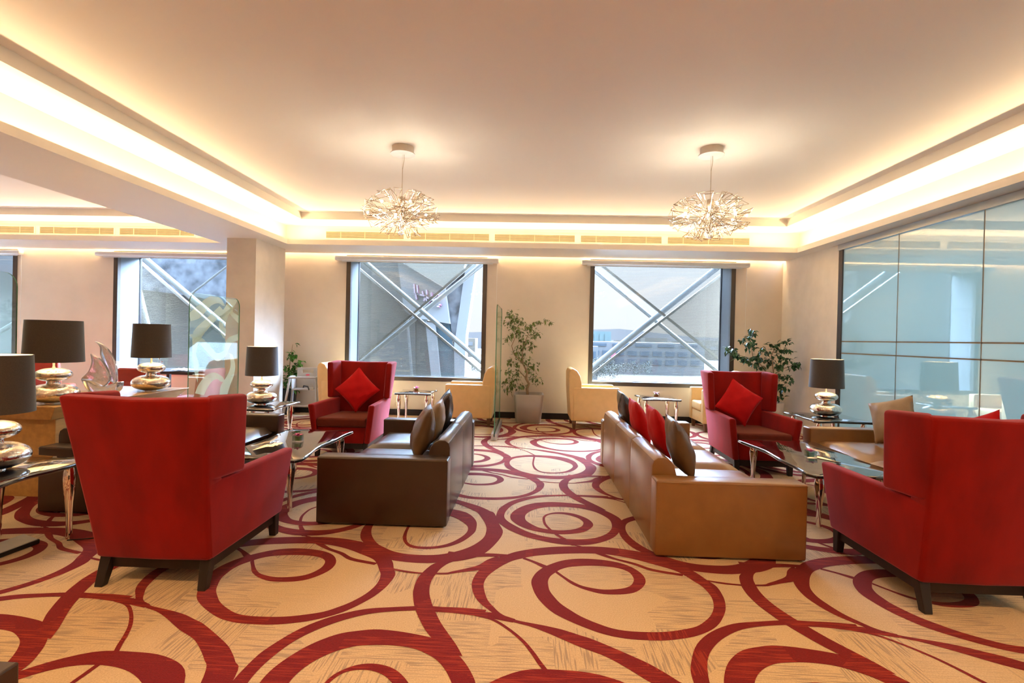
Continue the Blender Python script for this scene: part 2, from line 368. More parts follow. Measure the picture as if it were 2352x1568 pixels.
CARPET = {
'swirl': [[0.2,3.107,0.189,3.084],[0.238,3.043,0.227,3.023],[0.279,2.985,0.267,2.957],[0.325,2.938,0.315,2.908],[0.378,2.913,0.367,2.874],[0.437,2.899,0.424,2.85],[0.499,2.904,0.49,2.846],[0.564,2.924,0.564,2.857],[0.608,2.96,0.624,2.887],[0.635,3.017,0.673,2.946],[0.641,3.066,0.703,3.015],[0.63,3.123,0.705,3.093],[0.594,3.165,0.676,3.172],[0.532,3.191,0.621,3.237],[0.445,3.199,0.532,3.281],[0.363,3.192,0.423,3.298],[0.28,3.17,0.325,3.29],[0.225,3.134,0.232,3.253],[0.189,3.087,0.139,3.173],[0.157,3.034,0.084,3.093],[0.142,2.977,0.054,3.011],[0.141,2.923,0.046,2.949],[0.147,2.859,0.053,2.884],[0.171,2.787,0.07,2.804],[0.199,2.725,0.101,2.724],[0.241,2.667,0.149,2.639],[0.292,2.607,0.212,2.575],[0.362,2.551,0.288,2.516],[0.435,2.508,0.376,2.461],[0.512,2.491,0.464,2.431],[0.605,2.49,0.554,2.422],[0.686,2.499,0.657,2.425],[0.766,2.522,0.749,2.447],[0.847,2.557,0.821,2.474],[0.907,2.611,0.905,2.527],[0.953,2.667,0.972,2.596],[0.995,2.746,1.039,2.705],[1.018,2.829,1.074,2.798],[1.022,2.903,1.091,2.883],[1.011,2.979,1.094,2.986],[0.982,3.045,1.065,3.065],[0.951,3.113,1.035,3.152],[0.904,3.18,0.979,3.244],[0.801,3.252,0.89,3.333],[0.704,3.314,0.807,3.412],[0.6,3.359,0.663,3.47],[0.504,3.38,0.52,3.495],[0.383,3.38,0.394,3.493],[0.217,3.355,0.223,3.474],[0.074,3.314,0.075,3.431],[-0.024,3.26,-0.041,3.373],[-0.078,3.218,-0.11,3.315],[-0.13,3.151,-0.189,3.233],[-0.172,3.079,-0.237,3.146],[-0.206,3.004,-0.272,3.049],[-0.22,2.921,-0.287,2.949],[-0.212,2.844,-0.283,2.87],[-0.185,2.736,-0.258,2.772],[-0.145,2.66,-0.222,2.699],[-0.102,2.598,-0.177,2.641],[-0.034,2.552,-0.123,2.578],[0.037,2.529,-0.044,2.531],[0.117,2.507,0.037,2.498],[0.195,2.479,0.115,2.451],[0.27,2.44,0.189,2.398],[0.342,2.4,0.261,2.347],[0.521,2.266,0.36,2.288],[0.591,2.197,0.436,2.218],[0.639,2.138,0.502,2.144],[0.68,2.083,0.549,2.081],[0.728,1.861,0.617,1.884],[0.765,1.689,0.643,1.761],[0.728,1.486,0.645,1.64]],
'tail': [[0.003,3.287,-0.007,3.262],[0.066,3.238,0.059,3.21],[0.139,3.178,0.105,3.157],[0.169,3.153,0.138,3.123]],
'ring_d': [[0.108,6.177,0.081,6.173],[0.106,6.075,0.084,6.084],[0.097,5.938,0.075,5.897],[0.089,5.753,0.07,5.732],[0.102,5.598,0.083,5.562],[0.137,5.47,0.12,5.452],[0.192,5.413,0.179,5.38],[0.272,5.401,0.262,5.362],[0.354,5.423,0.351,5.379],[0.422,5.479,0.434,5.426],[0.479,5.577,0.506,5.515],[0.511,5.683,0.56,5.655],[0.504,5.787,0.57,5.76],[0.459,5.872,0.55,5.921],[0.377,5.974,0.465,6.083],[0.256,6.055,0.324,6.164],[0.122,6.089,0.169,6.185],[-0.014,6.071,0.004,6.171],[-0.129,5.985,-0.149,6.062],[-0.174,5.865,-0.212,5.936],[-0.176,5.719,-0.237,5.712],[-0.135,5.569,-0.195,5.511],[-0.058,5.431,-0.105,5.377],[0.015,5.361,-0.024,5.255],[0.087,5.308,0.07,5.193],[0.188,5.274,0.185,5.163],[0.345,5.275,0.307,5.154],[0.467,5.331,0.431,5.177],[0.563,5.426,0.542,5.213],[0.624,5.546,0.653,5.305],[0.645,5.648,0.728,5.494],[0.643,5.769,0.765,5.697],[0.617,5.892,0.728,5.869],[0.569,6.037,0.669,6.097]],
'line': [[0.201,3.773,0.178,3.779],[0.252,3.675,0.218,3.68],[0.297,3.606,0.249,3.623],[0.345,3.517,0.314,3.508],[0.394,3.489,0.35,3.493],[0.531,3.37,0.474,3.371],[0.593,3.316,0.563,3.302],[0.693,3.259,0.675,3.235],[0.785,3.184,0.771,3.154],[0.952,3.128,0.937,3.1]],
'ring_r': [[0.206,3.756,0.181,3.762],[0.166,3.877,0.146,3.872],[0.156,3.971,0.137,3.969],[0.161,4.041,0.141,4.039],[0.191,4.099,0.167,4.103],[0.244,4.125,0.232,4.157],[0.307,4.123,0.31,4.169],[0.368,4.092,0.393,4.14],[0.418,4.036,0.462,4.07],[0.442,3.97,0.502,3.995],[0.441,3.922,0.513,3.91],[0.421,3.865,0.486,3.835],[0.377,3.816,0.429,3.759],[0.317,3.784,0.343,3.714],[0.252,3.772,0.247,3.695],[0.188,3.78,0.16,3.709],[0.112,3.809,0.059,3.751],[0.054,3.876,-0.018,3.814],[0.014,3.948,-0.072,3.892],[0.003,4.015,-0.105,3.975],[0.01,4.087,-0.11,4.065],[0.041,4.164,-0.086,4.162],[0.099,4.235,-0.024,4.279],[0.173,4.283,0.064,4.368],[0.246,4.299,0.154,4.406],[0.334,4.304,0.252,4.424],[0.427,4.291,0.401,4.403],[0.496,4.258,0.544,4.355],[0.562,4.205,0.64,4.257],[0.62,4.116,0.708,4.146],[0.654,4.019,0.743,4.028],[0.651,3.905,0.71,3.874],[0.628,3.813,0.678,3.765],[0.576,3.722,0.617,3.659],[0.492,3.648,0.518,3.568],[0.396,3.615,0.416,3.519],[0.304,3.612,0.296,3.51],[0.212,3.623,0.208,3.528],[0.121,3.655,0.119,3.566],[0.027,3.722,0.009,3.628],[-0.057,3.82,-0.08,3.712],[-0.127,3.925,-0.148,3.802],[-0.157,4.02,-0.216,3.955],[-0.15,4.145,-0.214,4.16],[-0.112,4.281,-0.184,4.273],[-0.055,4.38,-0.116,4.409],[0.034,4.474,-0.012,4.519],[0.143,4.548,0.12,4.597],[0.26,4.586,0.255,4.627],[0.41,4.608,0.414,4.652],[0.503,4.607,0.508,4.649],[0.613,4.608,0.618,4.648],[0.728,4.6,0.734,4.637]],
'feed': [[-0.496,2.587,-0.505,2.633],[-0.436,2.595,-0.442,2.63],[-0.352,2.592,-0.357,2.627],[-0.266,2.579,-0.27,2.612],[-0.199,2.568,-0.198,2.613],[-0.121,2.546,-0.13,2.603],[-0.044,2.526,-0.034,2.557]],
'branch': [[-0.238,2.573,-0.228,2.584],[-0.153,2.54,-0.143,2.554],[-0.074,2.466,-0.064,2.479],[-0.004,2.371,0.008,2.385],[0.039,2.286,0.056,2.295],[0.067,2.217,0.084,2.23],[0.087,2.174,0.11,2.175],[0.097,2.138,0.12,2.143]],
'wavy': [[-0.343,3.241,-0.586,3.199],[-0.438,3.18,-0.515,3.189],[-0.486,3.098,-0.557,3.123],[-0.507,3.008,-0.593,3.001],[-0.516,2.937,-0.601,2.904],[-0.514,2.858,-0.596,2.826],[-0.499,2.772,-0.587,2.765],[-0.466,2.669,-0.555,2.651],[-0.431,2.584,-0.517,2.557],[-0.391,2.496,-0.461,2.443],[-0.34,2.405,-0.416,2.372],[-0.292,2.321,-0.384,2.318],[-0.254,2.241,-0.364,2.266]],
'lens': [[-0.775,3.063,-0.769,3.042],[-0.685,3.037,-0.68,3.015],[-0.597,3.022,-0.593,3.004],[-0.513,3.025,-0.516,3.007],[-0.449,3.032,-0.446,3.01],[-0.419,3.051,-0.415,3.023],[-0.352,3.09,-0.341,3.053],[-0.275,3.146,-0.265,3.079],[-0.224,3.23,-0.233,3.096],[-0.152,3.303,-0.192,3.078]],
'lens_top': [[-0.482,3.334,-0.492,3.215],[-0.387,3.32,-0.41,3.227],[-0.277,3.323,-0.344,3.249],[-0.196,3.325,-0.241,3.275],[-0.082,3.317,-0.13,3.279]],
}

# ------------------------------------------------------------------ the room
DL_E = 44.0
XLL, XRL, YBL = -3.80, 4.04, 8.06          # inner faces of the cove lips
ZS, ZL, ZB, ZC = 2.77, 2.847, 3.13, 3.234  # soffit, lip top, cove ceiling, main ceiling
YW, XW, Y0, X0 = 9.0, 4.28, -4.0, -11.0    # window wall, right wall, rear, far left
RAW = []
def struct(name, bm, m, parent=None, smooth=0):
    o = obj(name, bm, m, parent, smooth)
    if parent is None: o['kind'] = 'structure'
    return o

# floor: carpet with its woven ribbons (one surface)
bm = B()
vs = [bm.verts.new(p) for p in ((X0, Y0, 0), (XW + .05, Y0, 0), (XW + .05, YW + .05, 0), (X0, YW + .05, 0))]
bm.faces.new(vs)
AX, BX, BY = 1.833, .9165, 2.004
lev = 0
for rn, pairs in CARPET.items():
    sm = catmull(pairs, 4)
    lev += 1
    for j in range(-4, 4):
        for i in range(-9, 6):
            dx, dy = i * AX + j * BX, j * BY
            xs = [p[0] + dx for p in sm]; ys = [p[1] + dy for p in sm]
            if max(xs) < X0 or min(xs) > XW or max(ys) < Y0 or min(ys) > YW: continue
            z = .0006 + .00012 * lev + .00003 * ((i + 2 * j) % 4)
            prev = None
            for qn, p in enumerate(sm):
                z += 1.5e-6
                ok = X0 < p[0] + dx < XW and Y0 < p[1] + dy < YW and X0 < p[2] + dx < XW and Y0 < p[3] + dy < YW
                cur = (bm.verts.new((p[0] + dx, p[1] + dy, z)), bm.verts.new((p[2] + dx, p[3] + dy, z))) if ok else None
                if prev and cur:
                    f = bm.faces.new((prev[0], prev[1], cur[1], cur[0])); f.material_index = 1
                prev = cur
bm.normal_update()
for f in bm.faces:
    if f.normal.z < 0: f.normal_flip()
me = bpy.data.meshes.new('floor'); bm.to_mesh(me); bm.free()
me.materials.append(M['carpet']); me.materials.append(M['carpet_red'])
tag(link(bpy.data.objects.new('floor', me)), kind='structure')

# window wall with four openings
WIN = [(-11.0, -9.10), (-7.34, -4.89), (-3.19, -.74), (1.03, 3.49)]
ZW0, ZW1, YG = .60, 2.755, 9.58
bm = B()
xs = [X0 - .3] + [v for w in WIN for v in w] + [XW + .3]
for k in range(1, len(xs), 2):
    pass
prev = X0 - .3
for a, b in WIN:
    if a > prev + .001: box(bm, prev, a, YW, YW + .5, 0, ZW1)
    box(bm, a, b, YW, YW + .5, 0, ZW0)
    prev = b
box(bm, prev, XW + .3, YW, YW + .5, 0, ZW1)
box(bm, X0 - .3, XW + .3, YW, YW + .5, ZW1, 3.3)
struct('wall_back', bm, M['wall'])
bm = B(); box(bm, -40, 40, YW + .5, YW + .56, 2.9, 16); box(bm, -40, X0 - .3, YW + .5, YW + .56, -8, 2.9); box(bm, XW + .3, 40, YW + .5, YW + .56, -8, 2.9); box(bm, X0 - .3, XW + .3, YW + .5, YW + .56, -8, .5)
struct('wall_facade', bm, M['facade_grey'])
bm = B()
for a, b in ((X0, XW),):
    box(bm, a, b, YW - .018, YW, 0, .105)
struct('baseboard_back', bm, M['black'])
for n, (a, b) in enumerate(WIN, 1):
    e = bpy.data.objects.new('window_%d' % n, None); link(e); e.location = ((a + b) / 2, YW, 0); e['kind'] = 'structure'
    w = (b - a) / 2
    bm = B()   # dark frame on the room side
    t = .075
    box(bm, -w, -w + t, -.012, .06, ZW0, ZW1); box(bm, w - t, w, -.012, .06, ZW0, ZW1)
    box(bm, -w + t, w - t, -.012, .06, ZW0, ZW0 + .07); box(bm, -w + t, w - t, -.012, .06, ZW1 - .02, ZW1)
    struct('window_frame', bm, M['bronze'], e)
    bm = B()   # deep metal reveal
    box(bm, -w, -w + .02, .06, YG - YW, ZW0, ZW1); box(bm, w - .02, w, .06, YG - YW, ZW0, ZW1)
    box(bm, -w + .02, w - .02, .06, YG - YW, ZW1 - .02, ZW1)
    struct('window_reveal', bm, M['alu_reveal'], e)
    bm = B(); box(bm, -w + .02, w - .02, .06, YG - YW, ZW0, ZW0 + .03)
    struct('window_sill', bm, M['alu'], e)
    bm = B(); g = YG - YW
    box(bm, -w, -w + .03, g, g + .05, ZW0, ZW1); box(bm, w - .03, w, g, g + .05, ZW0, ZW1)
    box(bm, -w + .03, w - .03, g, g + .05, ZW0, ZW0 + .04); box(bm, -w + .03, w - .03, g, g + .05, ZW1 - .03, ZW1)
    struct('window_sash', bm, M['black'], e)
    bm = B(); box(bm, -w + .03, w - .03, g + .02, g + .03, ZW0 + .04, ZW1 - .03)
    struct('window_pane', bm, M['pane'], e)

# other walls
bm = B(); box(bm, XW, XW + .2, 7.385, YW, 0, ZS); box(bm, XW - .014, XW, 7.385, 8.35, 0.0, ZS)
struct('wall_right', bm, M['column'])
# the office behind the frosted glass
bm = B(); box(bm, XW + 3.2, XW + 3.4, Y0, YW, 0, 3.0); box(bm, XW + .2, XW + 3.4, YW, YW + .2, 0, 3.0); box(bm, XW + .2, XW + 3.4, Y0 - .2, Y0, 0, 3.0)
box(bm, XW + .2, XW + 3.4, Y0, YW, 2.9, 3.0); box(bm, XW + .06, XW + 3.4, Y0, YW, -.1, 0)
struct('wall_office', bm, M['soffit'])
bm = B(); box(bm, X0 - .2, XW + .2, Y0 - .2, Y0, 0, 3.3); struct('wall_rear', bm, M['wall'])
bm = B(); box(bm, X0 - .2, X0, Y0, YW, 0, 3.3); struct('wall_left', bm, M['wall'])
bm = B(); box(bm, -4.51, -4.07, 7.63, 8.56, 0, ZS); struct('wall_column', bm, M['column'])

# frosted glass partition along the right
e = bpy.data.objects.new('wall_glass', None); link(e); e.location = (XW, 0, 0); e['kind'] = 'structure'
bm = B(); box(bm, -.012, .05, 7.30, 7.385, 0, 2.69); struct('glass_frame', bm, M['bronze'], e)
bm = B(); box(bm, -.03, .05, Y0, 7.385, 2.69, ZS - .002); struct('glass_header', bm, M['alu'], e)
bm = B(); box(bm, -.005, .05, Y0, 7.30, 0, .07); struct('glass_base_rail', bm, M['alu'], e)
y = 7.30; k = 0
while y > Y0:
    y2 = max(Y0, 7.37 - 1.142 * (k + 1))
    z = .07
    for za, zb in ((.07, 1.268), (1.282, 1.428), (1.442, 2.69)):
        bm = B(); box(bm, .002, .016, y2 + .007, y - .007, za, zb); struct('frosted_glass_panel', bm, M['frost_wall'], e)
    y = y2; k += 1
bm = B()
for za, zb in ((1.268, 1.282), (1.428, 1.442)): box(bm, .006, .012, Y0, 7.30, za, zb)
for q in range(1, 10): box(bm, .006, .012, 7.37 - 1.142 * q - .007, 7.37 - 1.142 * q + .007, .07, 2.69)
struct('glass_gap_line', bm, M['mullion'], e)

# ceiling: trays, coves and soffits
XRW, XLW, YBW = 4.23, -3.985, 8.39
XRS, XLS, YBS = 3.80, -3.52, 7.91
XL2, XL2W, XL2S = -4.86, -4.675, -5.14
bm = B(); box(bm, XLS, XRS, Y0, YBS, ZC, ZC + .1); box(bm, X0, XL2S, Y0, YBS, ZC, ZC + .1)
struct('ceiling', bm, M['ceil'])
bm = B(); box(bm, X0, XW + .2, YBS, 8.6, ZB, ZC + .1); box(bm, XRS, XW + .2, Y0, YBS, ZB, ZC + .1)
box(bm, XL2S, XLS, Y0, YBS, ZB, ZC + .1)
struct('ceiling_cove', bm, M['cove'])
bm = B()   # back soffit
box(bm, X0, XW, YBW, YW - .09, ZS + .02, ZB); box(bm, X0, XW, YBL, YW - .09, ZS, ZS + .02); box(bm, X0, XW, YBL, YBL + .015, ZS + .02, ZL)
box(bm, X0, XW, YW - .09, YW, 3.0, ZB)
struct('trim_1', bm, M['soffit'])
bm = B()   # right soffit
box(bm, XRW, XW + .2, Y0, YBW, ZS + .02, ZB); box(bm, XRL, XW + .2, Y0, YBL, ZS, ZS + .02); box(bm, XRL, XRL + .015, Y0, YBL, ZS + .02, ZL)
struct('trim_2', bm, M['soffit'])
bm = B()   # beam between the two trays
box(bm, XL2W, XLW, Y0, YBW, ZS + .02, ZB); box(bm, XL2, XLL, Y0, YBL, ZS, ZS + .02)
box(bm, XLL - .015, XLL, Y0, YBL, ZS + .02, ZL); box(bm, XL2, XL2 + .015, Y0, YBL, ZS + .02, ZL)
struct('trim_3', bm, M['soffit'])

# unseen downlights added over the front to brighten near carpet and chair backs
for x in (-3.0, -1.0, 1.2, 3.1):
    for y in (.9, -1.6):
        e = bpy.data.objects.new('trim_4', None); link(e); e.location = (x, y, ZC); e['kind'] = 'structure'
        bm = B(); lathe(bm, [(.05, -.004), (.075, -.006), (.08, 0), (.05, 0)], 24); struct('added_downlight_ring', bm, M['alu_white'], e)
        ld = bpy.data.lights.new('added_downlight', 'SPOT'); ld.energy = DL_E; ld.color = (1, .60, .25); ld.spot_size = 2.3; ld.spot_blend = .8; ld.shadow_soft_size = .05
        lo = link(bpy.data.objects.new('added_downlight', ld), e); lo.location = (0, 0, -.01)

# air vents in the back cove
vx = [(-3.32, -2.05), (-1.94, -.673), (-.581, .697), (.796, 2.073), (2.17, 3.448), (-6.75, -5.50), (-8.10, -6.85), (-9.45, -8.20)]
vl = ['leftmost linear air vent over the main window wall, reaching behind the left chandelier',
      'second linear air vent over the main window wall, right of the left chandelier',
      'middle linear air vent of the five between the two chandeliers',
      'fourth linear air vent from the left, just left of the right chandelier',
      'fifth linear air vent, farthest right, behind the right chandelier',
      'air vent in the side bay cove nearest the column and beam',
      'air vent in the side bay cove, middle of the three',
      'air vent in the side bay cove cut off by the left picture edge']
for (a, b), lab in zip(vx, vl):
    t = thing('air_vent', lab, 'vent', ((a + b) / 2, YBW - .001, 2.985), 0, 'air vents along the lit cove')
    w = (b - a) / 2; h = .055
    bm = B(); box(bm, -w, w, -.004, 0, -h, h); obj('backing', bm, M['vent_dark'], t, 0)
    bm = B(); box(bm, -w - .014, -w, -.014, 0, -h - .012, h + .012); box(bm, w, w + .014, -.014, 0, -h - .012, h + .012)
    box(bm, -w, w, -.014, 0, h, h + .012); box(bm, -w, w, -.014, 0, -h - .012, -h); obj('frame', bm, M['vent_frame'], t, 0)
    bm = B()
    for k in range(6):
        z = -h + (k + .5) * 2 * h / 6
        hexa(bm, [(-w, -.016, z - .006), (w, -.016, z - .006), (w, -.004, z - .001), (-w, -.004, z - .001),
                  (-w, -.016, z - .0005), (w, -.016, z - .0005), (w, -.004, z + .0045), (-w, -.004, z + .0045)])
    for f in (-.62, 0, .62):
        box(bm, f * w - .004, f * w + .004, -.017, -.003, -h, h)
    obj('louvre', bm, M['vent'], t, 0)

# roller blind cassettes over the windows
for (a, b), lab in zip(((-11.0, -8.97), (-7.61, -4.55), (-3.37, -.54), (.87, 3.69)),
                       ('white blind cassette over the window at the far left edge', 'white blind cassette over the side bay window left of the column',
                        'white blind cassette over the window behind the left red wing chair', 'white blind cassette over the window with the city view')):
    t = thing('roller_blind', lab, 'blind', ((a + b) / 2, YW - .06, 2.668), 0, 'blind cassettes over the windows')
    w = (b - a) / 2
    bm = B(); box(bm, -w, w, -.055, .055, -.012, .062); bev(bm, .02, 3); obj('cassette', bm, M['alu_white'], t)
    bm = B(); box(bm, -w + .1, w - .1, .028, .034, -.03, -.012); obj('bottom_bar', bm, M['alu_white'], t)
    bm = B(); tube(bm, [(w - .03, .03, -.012), (w - .03, .03, -1.5)], .003, 6); obj('pull_chain', bm, M['white_card'], t)

# ------------------------------------------------------------------ furniture
def hx(bm, rear, front):
    """slab between two quads (each: 4 points)."""
    return hexa(bm, [rear[0], rear[1], front[1], front[0], rear[3], rear[2], front[2], front[3]])

def make_wing_chair(label, loc, rz):
    t = thing('wing_chair', label, 'armchair', loc, rz, 'red velvet wing chairs')
    V = M['velvet']
    # backrest: leans back and widens upward
    bm = B()
    n = 6
    rows = []
    for k in range(n + 1):
        f = k / n; z = .15 + .89 * f
        yb = -.41 - .17 * f; hw = .312 + .078 * f ** 1.15
        yf = yb + .15 - .03 * f
        rows.append((hw, yb, yf, z))
    ring = []
    for hw, yb, yf, z in rows:
        dip = .012 if z > 1.0 else 0
        ring.append([bm.verts.new(q) for q in ((-hw, yb, z), (0, yb - .012, z - dip), (hw, yb, z), (hw, yf, z), (0, yf - .015, z - dip), (-hw, yf, z))])
    for a, b in zip(ring, ring[1:]):
        for k in range(6):
            bm.faces.new((a[k], a[(k + 1) % 6], b[(k + 1) % 6], b[k]))
    bm.faces.new(ring[0][::-1]); bm.faces.new(ring[-1])
    bev(bm, .022, 3, 40)
    obj('backrest', bm, V, t)
    for s in (1, -1):
        # wing above the arm
        bm = B()
        o = [(.346, -.49, .592), (.386, -.20, .592), (.405, -.22, 1.03), (.392, -.575, 1.045)]     # outer face
        i = [(.266, -.37, .592), (.316, -.20, .592), (.335, -.22, 1.03), (.30, -.45, 1.045)]
        o = [(s * x, y, z) for x, y, z in o]; i = [(s * x, y, z) for x, y, z in i]
        hexa(bm, [i[0], i[1], o[1], o[0], i[3], i[2], o[2], o[3]])
        bev(bm, .022, 3)
        obj('wing', bm, V, t)
        bm = B()
        o = [(.316, -.40, .15), (.318, .40, .15), (.378, .43, .59), (.346, -.49, .588)]
        i = [(.250, -.34, .15), (.252, .40, .15), (.308, .43, .59), (.272, -.40, .588)]
        o = [(s * x, y, z) for x, y, z in o]; i = [(s * x, y, z) for x, y, z in i]
        hexa(bm, [i[0], i[1], o[1], o[0], i[3], i[2], o[2], o[3]])
        bev(bm, .020, 3)
        obj('armrest', bm, V, t)
    bm = B(); hexa(bm, [(-.25, -.28, .15), (.25, -.28, .15), (.25, .385, .15), (-.25, .385, .15), (-.27, -.28, .335), (.27, -.28, .335), (.275, .385, .335), (-.275, .385, .335)])
    bev(bm, .012, 2); obj('apron', bm, V, t)
    bm = B(); hexa(bm, [(-.262, -.40, .335), (.262, -.40, .335), (.278, .415, .335), (-.278, .415, .335), (-.262, -.42, .41), (.262, -.42, .41), (.283, .415, .44), (-.283, .415, .44)])
    bev(bm, .03, 4); obj('seat_cushion', bm, M['velvet_seat'], t)
    bm = B(); box(bm, -.285, .285, -.375, -.345, .09, .155); box(bm, -.285, .285, .345, .375, .09, .155)
    box(bm, -.285, -.255, -.345, .345, .09, .155); box(bm, .255, .285, -.345, .345, .09, .155)
    obj('base_frame', bm, M['wood_dark'], t, 0)
    for sx in (1, -1):
        for sy in (1, -1):
            dx, dy = (.006, -.05) if sy < 0 else (0.0, .012)
            x, y = sx * .275, sy * .36
            a = .029; b = .022
            X, Yy = x + sx * dx, y + (dy if sy > 0 else dy)
            bm = B()
            hexa(bm, [(X - b, Yy - b, 0), (X + b, Yy - b, 0), (X + b, Yy + b, 0), (X - b, Yy + b, 0), (x - a, y - a, .152), (x + a, y - a, .152), (x + a, y + a, .152), (x - a, y + a, .152)])
            bev(bm, .003, 1); obj('leg', bm, M['wood_dark'], t, 0)
    return t

make_wing_chair('red velvet wing chair seen from behind beside the left front lamp table', (-1.988, 3.14, 0), 0)
make_wing_chair('red velvet wing chair seen from behind, cut off by the right picture edge', (2.38, 3.19, 0), 0)
make_wing_chair('red wing chair with red cushion facing us in front of the left main window', (-2.09, 6.20, 0), PI + .02)
make_wing_chair('red wing chair with red cushion facing us beside the leafy corner plant', (2.50, 5.94, 0), PI - .02)

def make_sofa(label, loc, rz, n, sec, leather, depth=.95, parts_label=None):
    """back along local -Y, seats facing +Y; length along X"""
    t = thing('sofa', label, 'sofa', loc, rz, 'leather sofas around the coffee tables')
    L = M[leather]; arm = .155; W = n * sec / 2
    for s in (1, -1):
        bm = B(); x0, x1 = (W, W + arm) if s > 0 else (-W - arm, -W)
        box(bm, x0, x1, -depth / 2, depth / 2, .012, .495); bev(bm, .014, 3); obj('armrest', bm, L, t)
        zz = .4815; bm = B(); yy = depth / 2; c_ = .006
        tube(bm, [(x0 + c_, -yy, zz), (x1 - c_, -yy, zz), (x1, -yy + c_, zz), (x1, yy - c_, zz), (x1 - c_, yy, zz), (x0 + c_, yy, zz), (x0, yy - c_, zz), (x0, -yy + c_, zz), (x0 + c_, -yy, zz)], .0017, 6); obj('piping', bm, L, t, 60)
    bm = B(); box(bm, -W + .002, W - .002, -depth / 2 + .05, depth / 2 - .06, .03, .24); obj('base', bm, L, t)
    for k in range(n):
        x0 = -W + k * sec; x1 = x0 + sec
        bm = B()
        y0 = -depth / 2
        prof = [(y0 + .005, .012), (y0 + .008, .55), (y0 + .018, .585), (y0 + .045, .604), (y0 + .085, .607), (y0 + .125, .592), (y0 + .155, .555), (y0 + .17, .50), (y0 + .18, .40), (y0 + .18, .245), (y0 + .18, .012)]
        prism(bm, prof, x0 + .003, x1 - .003, 'X'); bev(bm, .012, 2, 50); obj('back_section', bm, L, t)
    for k in range(n):
        x0 = -W + k * sec; x1 = x0 + sec
        bm = B(); g = 10
        xa, xb, ya, yb = x0 + .004, x1 - .004, -depth / 2 + .184, depth / 2 - .02
        def P(u, v, top):
            # softly crowned cushion
            ex = min(u, 1 - u, v, 1 - v); r = min(1, ex / .16); c = math.sin(r * PI / 2)
            return (xa + (xb - xa) * u, ya + (yb - ya) * v, (.315 + .062 * c + .012 * math.sin(u * PI) * math.sin(v * PI)) if top else (.315 - .07 * min(1, c * 3)))
        G = [[[bm.verts.new(P(i / g, j / g, tp)) for j in range(g + 1)] for i in range(g + 1)] for tp in (1, 0)]
        for tp in (0, 1):
            for i in range(g):
                for j in range(g):
                    bm.faces.new((G[tp][i][j], G[tp][i + 1][j], G[tp][i + 1][j + 1], G[tp][i][j + 1]))
        bmesh.ops.remove_doubles(bm, verts=bm.verts[:], dist=.0005)
        o = obj('seat_cushion', bm, L, t, 60)
        o.location.z = .006
    return t

make_sofa('dark brown leather two-seat sofa with its back to the aisle at left', (-1.035, 4.665, 0), PI / 2, 2, .79, 'leather_dark')
make_sofa('dark brown leather sofa behind the front red wing chair, facing the aisle', (-3.145, 4.715, 0), -PI / 2, 2, .80, 'leather_dark', .96)
make_sofa('tan leather three-seat sofa with its back to the aisle at right', (1.31, 4.63, 0), -PI / 2, 3, .752, 'leather_tan')
make_sofa('tan leather sofa in front of the frosted glass partition', (3.49, 4.78, 0), PI / 2, 2, .87, 'leather_tan')

def put_pillow(name, label, cat, size, thick, m, loc, rot, group):
    o = obj(name, pillow_bm(size, size, thick), M[m], None, 80)
    o.location = loc; o.rotation_euler = rot
    return tag(o, label, cat, group)

E3 = lambda a, b, c: Euler((a, b, c), 'XYZ')
def leaning(name, label, m, loc, heading, lean, roll=0, size=.42, thick=.17, group='cushions on the sofas'):
    """pillow whose front (+Y local) looks along heading, tipped back by lean"""
    R = Matrix.Rotation(heading, 4, 'Z') @ Matrix.Rotation(lean, 4, 'X') @ Matrix.Rotation(roll, 4, 'Y')
    o = put_pillow(name, label, 'cushion', size, thick, m, loc, (0, 0, 0), group)
    o.rotation_euler = R.to_euler()
    return o
# left two-seat sofa (faces -X)
leaning('leather_cushion', 'brown leather cushion nearest us on the dark two-seat sofa', 'leather_pillow', (-.845, 4.26, .61), PI / 2 + .21, .27)
leaning('leather_cushion', 'light tan cushion in the middle of three on the dark two-seat sofa', 'pillow_beige', (-.835, 4.72, .61), PI / 2 + .10, .27, size=.40)
leaning('leather_cushion', 'dark leather cushion farthest back on the dark two-seat sofa', 'leather_black', (-.825, 5.15, .635), PI / 2 + .16, .25, size=.44)
# right three-seat sofa (faces +X)
leaning('leather_cushion', 'brown leather cushion at the near end of the tan three-seat sofa', 'leather_pillow', (1.10, 3.80, .64), -PI / 2 - .10, .32, size=.42, thick=.16)
leaning('red_cushion', 'red cushion beside the brown one on the tan three-seat sofa', 'red_satin', (1.09, 4.36, .645), -PI / 2 - .04, .32, thick=.15)
leaning('red_cushion', 'red cushion second from the window end of the tan three-seat sofa', 'red_satin', (1.04, 4.87, .64), -PI / 2 - .04, .32, thick=.15)
leaning('leather_cushion', 'dark leather cushion at the window end of the tan three-seat sofa', 'leather_black', (1.02, 5.40, .66), -PI / 2 - .05, .34, size=.43, thick=.15)
# far right sofa (faces -X)
leaning('leather_cushion', 'beige leather cushion in the corner of the sofa before the glass partition', 'pillow_beige', (3.60, 5.25, .66), PI / 2 + .45, .22, .32, size=.42)
leaning('red_cushion', 'red cushion barely showing above the front right wing chair', 'red_satin', (3.60, 4.27, .66), PI / 2, .2, .38, size=.40)
# diamond cushions on the two far wing chairs
leaning('red_cushion', 'bright red cushion stood on its corner on the left far wing chair', 'red_satin', (-2.105, 6.40, .70), PI + .02, .20, PI / 4, .40, .12, 'red cushions on the wing chairs')
leaning('red_cushion', 'bright red cushion tilted on its side on the right far wing chair', 'red_satin', (2.44, 6.10, .70), PI - .02, .20, .98, .40, .12, 'red cushions on the wing chairs')

